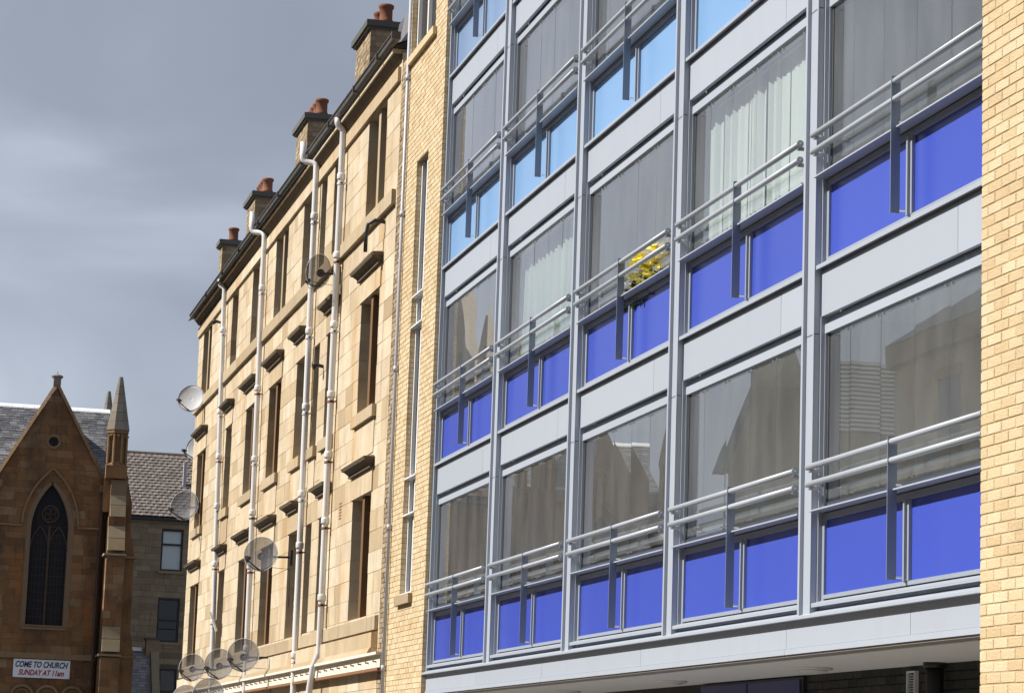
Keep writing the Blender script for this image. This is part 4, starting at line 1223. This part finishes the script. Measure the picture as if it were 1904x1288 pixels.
# sign on the church wall
SX0, SX1, SZ0, SZ1 = 5.60, 8.04, 5.155, 5.945
sg = thing('church_sign', 'white banner with navy and crimson italic lettering on the church wall', 'sign', ((SX0+SX1)/2, CY-0.05, SZ0))
MB().box(SX0, SX1, CY-0.075, CY-0.045, SZ0, SZ1).build('board', 'signwhite', sg)
def lettering(txt, mat, x0, x1, z0, h):
    cu = bpy.data.curves.new('lettering', 'FONT')
    cu.body = txt
    cu.size = 1.0
    cu.shear = 0.28
    cu.offset = 0.028
    cu.extrude = 0.004
    cu.resolution_u = 3
    to = bpy.data.objects.new('tmp', cu)
    col.objects.link(to)
    bpy.context.view_layer.update()
    me = bpy.data.meshes.new_from_object(to.evaluated_get(bpy.context.evaluated_depsgraph_get()))
    bpy.data.objects.remove(to)
    xs = [v.co.x for v in me.vertices]; yv = [v.co.y for v in me.vertices]
    sx, sy = (x1-x0)/(max(xs)-min(xs)), h/(max(yv)-min(yv))
    mx, my = min(xs), min(yv)
    for v in me.vertices:
        v.co = Vector(((v.co.x-mx)*sx, -v.co.z, (v.co.y-my)*sy))
    me.materials.clear()
    me.materials.append(M[mat])
    place('lettering', me, (x0, CY-0.082, z0), sg)
lettering('COME TO CHURCH', 'navy', SX0+0.09, SX1-0.09, SZ0+0.44, 0.265)
lettering('SUNDAY AT 11am', 'crimson', SX0+0.24, SX1-0.24, SZ0+0.10, 0.25)
for x in (SX0+0.04, (SX0+SX1)/2, SX1-0.04):
    for z in (SZ0+0.03, SZ1-0.03):
        MB().lathe([(0.012, 0), (0.012, -0.008)], (x, CY-0.0755, z), 6, 'y').build('screw', 'black', sg)

# ------------------------------------------------------------------ house behind the church
RY = 130.0
rh = thing('rear_tenement', 'shaded tan stone house with brown tiled roof behind the church', 'building', (14, RY+4, 0.13))
RX0, RX1, RE = 10.2, 19.0, 13.78
ROP = [(13.24, 14.32, 11.19, 13.26), (13.24, 14.32, 7.65, 9.81), (13.5, 14.36, 4.1, 6.32)]
core = MB()
kz = sorted({0.13, RE} | {o[2] for o in ROP} | {o[3] for o in ROP})
for a, b_ in zip(kz, kz[1:]):
    for s0, s1 in sub_rects(RX0, RX1, [(o[0]-0.01, o[1]+0.01) for o in ROP if o[2] <= a+0.001 and o[3] >= b_-0.001]):
        core.box(s0, s1, RY+0.015, RY+0.45, a, b_)
core.box(RX0, RX1, RY+0.46, RY+9, 0.13, RE)
rw = core.build('wall', 'tan_mortar', rh)
rest = MB()
cnt = 0
z = 0.13
while z < RE-0.05:
    h = random.choice((0.24, 0.28, 0.33))
    z1 = min(z+h, RE)
    for s0, s1 in sub_rects(RX0, RX1, [(o[0], o[1]) for o in ROP if o[2] < z1-0.03 and o[3] > z+0.03]):
        x = s0
        while x < s1-1e-3:
            w = random.uniform(0.3, 0.85)
            if s1-(x+w) < 0.25: w = s1-x
            vis = z > 3.6 and x < 15.0 and x+w > 11.0 and cnt < 300
            tgt = MB() if vis else rest
            tgt.box(x+0.006, x+w-0.006, RY+random.uniform(-0.012, 0.010), RY+0.2, z+0.006, z1-0.006)
            if vis:
                tgt.build('stone_block', 'tan', rw); cnt += 1
            x += w
    z = z1
rest.build('stone_courses', 'tan_i', rw, kind='stuff')
for i, (x0, x1, z0, z1) in enumerate(ROP):
    wo = MB().box(x0+0.01, x1-0.01, RY+0.16, RY+0.18, z0+0.01, z1-0.01).build('window', 'glass' if i == 0 else 'winglass', rh)
    fr = MB()
    fr.box(x0+0.005, x0+0.085, RY+0.09, RY+0.158, z0+0.005, z1-0.005); fr.box(x1-0.085, x1-0.005, RY+0.09, RY+0.158, z0+0.005, z1-0.005)
    fr.box(x0+0.086, x1-0.086, RY+0.09, RY+0.158, z0+0.005, z0+0.085); fr.box(x0+0.086, x1-0.086, RY+0.09, RY+0.158, z1-0.085, z1-0.005)
    zt = z1-0.75 if i == 0 else (z0+z1)/2
    fr.box(x0+0.086, x1-0.086, RY+0.09, RY+0.158, zt-0.05, zt+0.05)
    fr.build('sash', 'black', wo)
    if i == 0:
        MB().box(x0+0.03, x1-0.03, RY+0.21, RY+0.22, z0+0.02, z1-0.02).build('pale_backing', 'signwhite', wo)  # pale sheet added behind the glass so the pane reads pale
    MB().box(x0-0.12, x1+0.12, RY-0.08, RY+0.14, z0-0.14, z0-0.003).build('sill', 'tan', rh)
rail_ = MB().tube([(13.3, RY+0.02, 8.3), (14.28, RY+0.02, 8.3)], 0.02, 6).build('guard_rail', 'black', rh)
rr = MB().prism([(RX0-0.2, RY-0.22, RE), (RX0-0.2, RY+5.0, RE+3.75), (RX0-0.2, RY+9.6, RE)], (RX1-RX0+0.4, 0, 0)).build('roof', 'black', rh)
tl = MB()
A, B_ = Vector((0, RY-0.28, RE+0.06)), Vector((0, RY+5.0, RE+3.85))
slope = B_-A; ln = slope.length; dn = slope.normalized(); nn = Vector((0, -dn.z, dn.y))
for i in range(int(ln/0.30)):
    s0, s1 = A+dn*(i*0.30)+nn*0.055, A+dn*(i*0.30+0.36)+nn*0.01
    x = RX0-0.2-(0.15 if i % 2 else 0)
    while x < RX1+0.2:
        # each tile a shallow roll: two sloped halves
        for (xa, xb, ha, hb) in ((0.004, 0.10, 0.0, 0.02), (0.10, 0.20, 0.02, 0.02), (0.20, 0.298, 0.02, 0.0)):
            p = []
            for (xx, hh) in ((xa, ha), (xb, hb)):
                p.append((x+xx, s0.y+nn.y*hh, s0.z+nn.z*hh)); p.append((x+xx, s1.y+nn.y*hh, s1.z+nn.z*hh))
            d_ = nn*0.02
            b0 = len(tl.v)
            tl.v += [p[0], p[2], p[3], p[1]]
            tl.f.append((b0, b0+1, b0+2, b0+3))
            b0 = len(tl.v)
            tl.v += [p[0], p[2], (p[2][0], p[2][1]-d_.y*2, p[2][2]-d_.z*2), (p[0][0], p[0][1]-d_.y*2, p[0][2]-d_.z*2)]
            tl.f.append((b0, b0+3, b0+2, b0+1))
        x += 0.30
tl.build('roof_tiles', 'tile', rr, kind='stuff')
x = RX0-0.2
while x < RX1:
    MB().tube([(x, RY+5.0, RE+3.84), (x+0.42, RY+5.0, RE+3.84)], 0.10, 8).build('ridge_tile', 'tile', rr)
    x += 0.43
MB().box(RX0-0.2, RX1+0.2, RY-0.30, RY-0.16, RE-0.12, RE+0.04).build('gutter', 'black', rh)
MB().box(RX0, RX1, RY-0.10, RY+0.1, RE-0.22, RE-0.125).build('eaves_course', 'tan', rh)
MB().box(14.4, 14.55, RY+2.2, RY+2.5, RE+1.6, RE+3.2).build('vent_pipe', 'greypipe', rh)

# low slate-roofed house beside the church
lh = thing('low_house', 'low slate roofed outhouse with stone skew and stub chimney beside the church', 'house', (10.8, 120, 0.13))
MB().box(9.8, 12.3, 118.6, 123, 0.13, 4.2).build('wall', 'tan', lh)
lr = MB().prism([(9.8, 118.2, 3.7), (9.8, 120.6, 6.72), (9.8, 123, 3.7)], (2.24, 0, 0)).build('roof', 'black', lh)
sl = MB()
A, B_ = Vector((0, 118.15, 3.72)), Vector((0, 120.6, 6.80))
slope = B_-A; ln = slope.length; dn = slope.normalized(); nn = Vector((0, -dn.z, dn.y))
for i in range(int(ln/0.17)):
    s0, s1 = A+dn*(i*0.17)+nn*0.03, A+dn*(i*0.17+0.24)+nn*0.008
    x = 9.8-random.uniform(0, 0.2)
    while x < 12.04:
        w = random.uniform(0.2, 0.32)
        a, b_ = max(x, 9.8)+0.004, min(x+w, 12.04)-0.004
        if b_-a > 0.02:
            th = nn*0.012
            sl.hexa([(a, s0.y, s0.z), (b_, s0.y, s0.z), (b_, s1.y, s1.z), (a, s1.y, s1.z), (a, s0.y+th.y, s0.z+th.z), (b_, s0.y+th.y, s0.z+th.z), (b_, s1.y+th.y, s1.z+th.z), (a, s1.y+th.y, s1.z+th.z)])
        x += w
sl.build('slates', 'slate_lit', lr, kind='stuff')
for i in range(4):
    MB().prism([(9.85+i*0.45, 120.42, 6.74), (9.85+i*0.45, 120.6, 6.92), (9.85+i*0.45, 120.78, 6.74)], (0.44, 0, 0)).build('ridge_tile', 'ridgewhite', lr)
MB().prism([(12.05, 118.0, 3.5), (12.05, 118.0, 3.85), (12.05, 120.5, 7.0), (12.05, 120.5, 6.5)], (0.36, 0, 0)).build('skew', 'tan', lh)
MB().prism([(12.05, 120.5, 3.5), (12.05, 120.5, 6.95), (12.05, 123.1, 3.85), (12.05, 123.1, 3.5)], (0.36, 0, 0)).build('skew', 'tan', lh)
MB().box(11.82, 12.44, 120.3, 120.95, 6.4, 7.28).build('chimney', 'tan', lh)
MB().box(11.76, 12.50, 120.24, 121.0, 7.282, 7.36).build('chimney_cap', 'capstone', lh)

# ------------------------------------------------------------------ other side of the street (outside the frame, mirrored in the glass)
ot = thing('opposite_tenement', 'buff stone tenement mirrored at the right edge of the balcony glass', 'building', (-17, 45, 0.13))
OX = -13.0
MB().box(OX-9, OX, -40, 68, 0.13, 13.9).build('wall', 'buff', ot)  # stretched past its mirrored part, unseen, to block ambient sky behind the camera
MB().box(OX-0.1, OX+0.3, -40, 68, 13.4, 14.0).build('cornice', 'buff_trim', ot)
MB().prism([(OX+0.35, -40, 14.0), (OX-4.5, -40, 17.2), (OX-9.3, -40, 14.0)], (0, 108, 0)).build('roof', 'slate', ot)
for fz in (1.2, 4.4, 7.6, 10.7):
    y = -38
    while y < 66:
        wo = MB().box(OX-0.05, OX+0.006, y, y+1.15, fz, fz+1.9).build('window', 'winglass', ot)
        MB().box(OX-0.02, OX+0.09, y-0.15, y+1.3, fz-0.18, fz-0.01).build('sill', 'buff_trim', wo)
        MB().box(OX-0.02, OX+0.07, y-0.1, y+1.25, fz+1.91, fz+2.2).build('lintel', 'buff_trim', wo)
        y += 2.9
gh = thing('gabled_hall', 'stone hall with pointed gable and slate roof mirrored in the lower balcony glass', 'building', (-30, 119, 0.13))
MB().prism([(-28.4, 114.6, 0.13), (-23.7, 114.6, 0.13), (-23.7, 114.6, 16.4), (-26.0, 114.6, 22.4), (-28.4, 114.6, 16.4)], (0, 0.8, 0)).build('gable_wall', 'tan', gh)
MB().prism([(-28.5, 115.41, 16.2), (-26.0, 115.41, 22.3), (-23.6, 115.41, 16.2)], (0, 1.6, 0)).build('gable_roof', 'slate', gh)
MB().box(-45, -28.0, 115.6, 120.4, 0.13, 18.4).build('wall', 'tan', gh)
hr = MB().prism([(-45, 115.5, 18.4), (-45, 118.0, 22.2), (-45, 120.5, 18.4)], (17.0, 0, 0)).build('roof', 'black', gh)
for i in range(16):
    a, b_ = i/16, (i+1)/16
    ya, yb_, za, zb = 115.45+2.55*a, 115.45+2.55*b_, 18.4+3.85*a, 18.4+3.85*b_
    MB().hexa([(-45, ya, za), (-27.98, ya, za), (-27.98, yb_, zb), (-45, yb_, zb), (-45, ya-0.055, za+0.05), (-27.98, ya-0.055, za+0.05), (-27.98, yb_-0.01, zb+0.015), (-45, yb_-0.01, zb+0.015)]).build('slate_course', 'slate', hr)

# ------------------------------------------------------------------ things on the balconies
def bay_pt(b, r_, y, o, z):
    return (D+o, Y5+(5-b)*W-y, Z1+r_*H+z)
# vertical blind in the white-blind flat
x, y, z = bay_pt(4, 1, 1.80, 0.20, 0)
vb = thing('vertical_blind', 'white vertical slat blind filling one balcony window', 'blind', (x, y, z+0.1))
MB().box(x-0.03, x+0.03, y-1.68, y+1.68, z+2.20, z+2.25).build('head_rail', 'white', vb)
sm = MB().box(-0.043, 0.043, -0.0012, 0.0012, 0, 2.10).mesh('slat', 'slatw')
n_ = 33
for i in range(n_):
    o = place('slat', sm, (x+random.uniform(-0.004, 0.004), y+1.66-3.3*i/(n_-1), z+0.09), vb)
    o.rotation_euler = (0, 0, R(90 + random.choice((-9, -6, 0, 4, 12, 22, 40))))
# net curtains
def curtain(b, r_, y0, y1, o, label):
    x, yc, z = bay_pt(b, r_, (y0+y1)/2, o, 0)
    m = MB()
    n_ = 160
    pts = []
    L_ = y1-y0
    ph = random.uniform(0, 6)
    for i in range(n_+1):
        t = i/n_
        d_ = 0.035*math.sin(t*L_*36+ph+1.5*math.sin(t*9)) + 0.02*math.sin(t*L_*15+2*ph)
        pts.append((x+d_, yc+L_/2-L_*t))
    for i, (a, c_) in enumerate(pts):
        m.v += [(a, c_, z+0.0), (a, c_, z+1.1), (a*0.4+x*0.6, c_, z+2.2)]
    for i in range(n_):
        for k in (0, 1):
            m.f.append((3*i+k, 3*i+3+k, 3*i+4+k, 3*i+1+k))
    ob = m.build('net_curtain', 'curtain', smooth=True)
    sdm = ob.modifiers.new('thickness', 'SOLIDIFY'); sdm.thickness = 0.003
    return tag(ob, label, 'curtain', 'net curtains')
curtain(2, 1, 0.10, 3.45, 0.22, 'pale pleated net curtain one floor up in the second bay from the brick wall')
# yellow flowers in a trough
x, y, z = bay_pt(3, 1, 2.08, 0.17, 0.0)
fl = thing('flower_trough', 'trough of yellow and white flowers behind the balcony rail', 'flowers', (x, y, z-0.03))
MB().box(x-0.09, x+0.09, y-0.75, y+0.75, z-0.03, z+0.62).build('trough', 'sash', fl)
def petals(mat, n, yr, zr, s):
    m = MB()
    for i in range(n):
        c = Vector((x+random.uniform(-0.12, 0.08), y+random.uniform(*yr), 0))
        t = (c.y-(y+yr[0]))/(yr[1]-yr[0])
        c.z = z+random.uniform(zr[0], zr[1] - 0.12*abs(t-0.4))
        for k in range(5):
            a = random.uniform(0, 6.28)
            d_ = Vector((math.cos(a), math.sin(a), random.uniform(-0.4, 0.8)))*s
            e_ = Vector((-math.sin(a), math.cos(a), random.uniform(-0.5, 0.5)))*s*0.5
            m.face([c, c+d_*0.6+e_, c+d_*1.2, c+d_*0.6-e_])
    return m
petals('yellow', 330, (-0.72, 0.40), (0.80, 1.20), 0.055).build('blossoms', 'yellow', fl, kind='stuff')
petals('whitep', 90, (0.25, 0.75), (0.78, 1.02), 0.05).build('blossoms', 'whitep', fl, kind='stuff')
petals('leaf', 180, (-0.75, 0.75), (0.60, 0.92), 0.06).build('leaves', 'leaf', fl, kind='stuff')
# things behind the glass of the lowest middle bay
x, y, z = bay_pt(3, 0, 2.35, 0.45, 0.0)
bc = thing('round_planter', 'round dark planter standing behind the lowest balcony glass', 'planter', (x, y, z-0.03))
MB().lathe([(0.12, 0), (0.12, 0.62), (0.20, 0.70), (0.30, 0.85), (0.33, 1.02), (0.30, 1.03), (0.26, 0.9)], (x, y, z-0.03), 18).build('bowl', 'black', bc, smooth=True)
MB().lathe([(0.28, 0), (0.2, 0.09), (0.02, 0.12)], (x, y, z+0.97), 14).build('soil', 'sash', bc, smooth=True)
x, y, z = bay_pt(3, 0, 2.95, 0.30, 0.0)
tp = thing('tinsel_plant', 'glittering silvery plant beside the dark planter behind the glass', 'plant', (x, y, z-0.03))
MB().lathe([(0.13, 0), (0.15, 0.55), (0.13, 0.55)], (x, y, z-0.03), 12).build('pot', 'sash', tp, smooth=True)
tm = MB()
for i in range(70):
    a = random.uniform(0, 6.28); rr = random.uniform(0.05, 0.26); h = random.uniform(0.75, 1.35)
    p0 = Vector((x, y, z+0.5)); p2 = Vector((x+0.6*rr*math.cos(a), y+rr*math.sin(a), z+h)); p1 = (p0+p2)/2+Vector((0, 0, 0.12))
    tm.tube([p0, p1, p2, p2+Vector((0.01, 0.03*math.sin(a), -0.12))], 0.006, 4)
tm.build('foliage', 'steel', tp)
x, y, z = bay_pt(3, 0, 1.95, 0.32, 0.0)
st = thing('white_stand', 'small white slatted stand beside the dark planter behind the glass', 'stand', (x, y, z-0.03))
for d_ in (-0.06, 0.06):
    MB().hexa([(x-0.01, y+d_-0.02, z-0.03), (x+0.01, y+d_-0.02, z-0.03), (x+0.01, y+d_+0.02, z-0.03), (x-0.01, y+d_+0.02, z-0.03),
               (x-0.01, y+d_+0.04, z+0.98), (x+0.01, y+d_+0.04, z+0.98), (x+0.01, y+d_+0.08, z+0.98), (x-0.01, y+d_+0.08, z+0.98)]).build('leg', 'white', st)
MB().box(x-0.012, x+0.012, y-0.12, y+0.14, z+0.60, z+0.64).build('cross_bar', 'white', st)
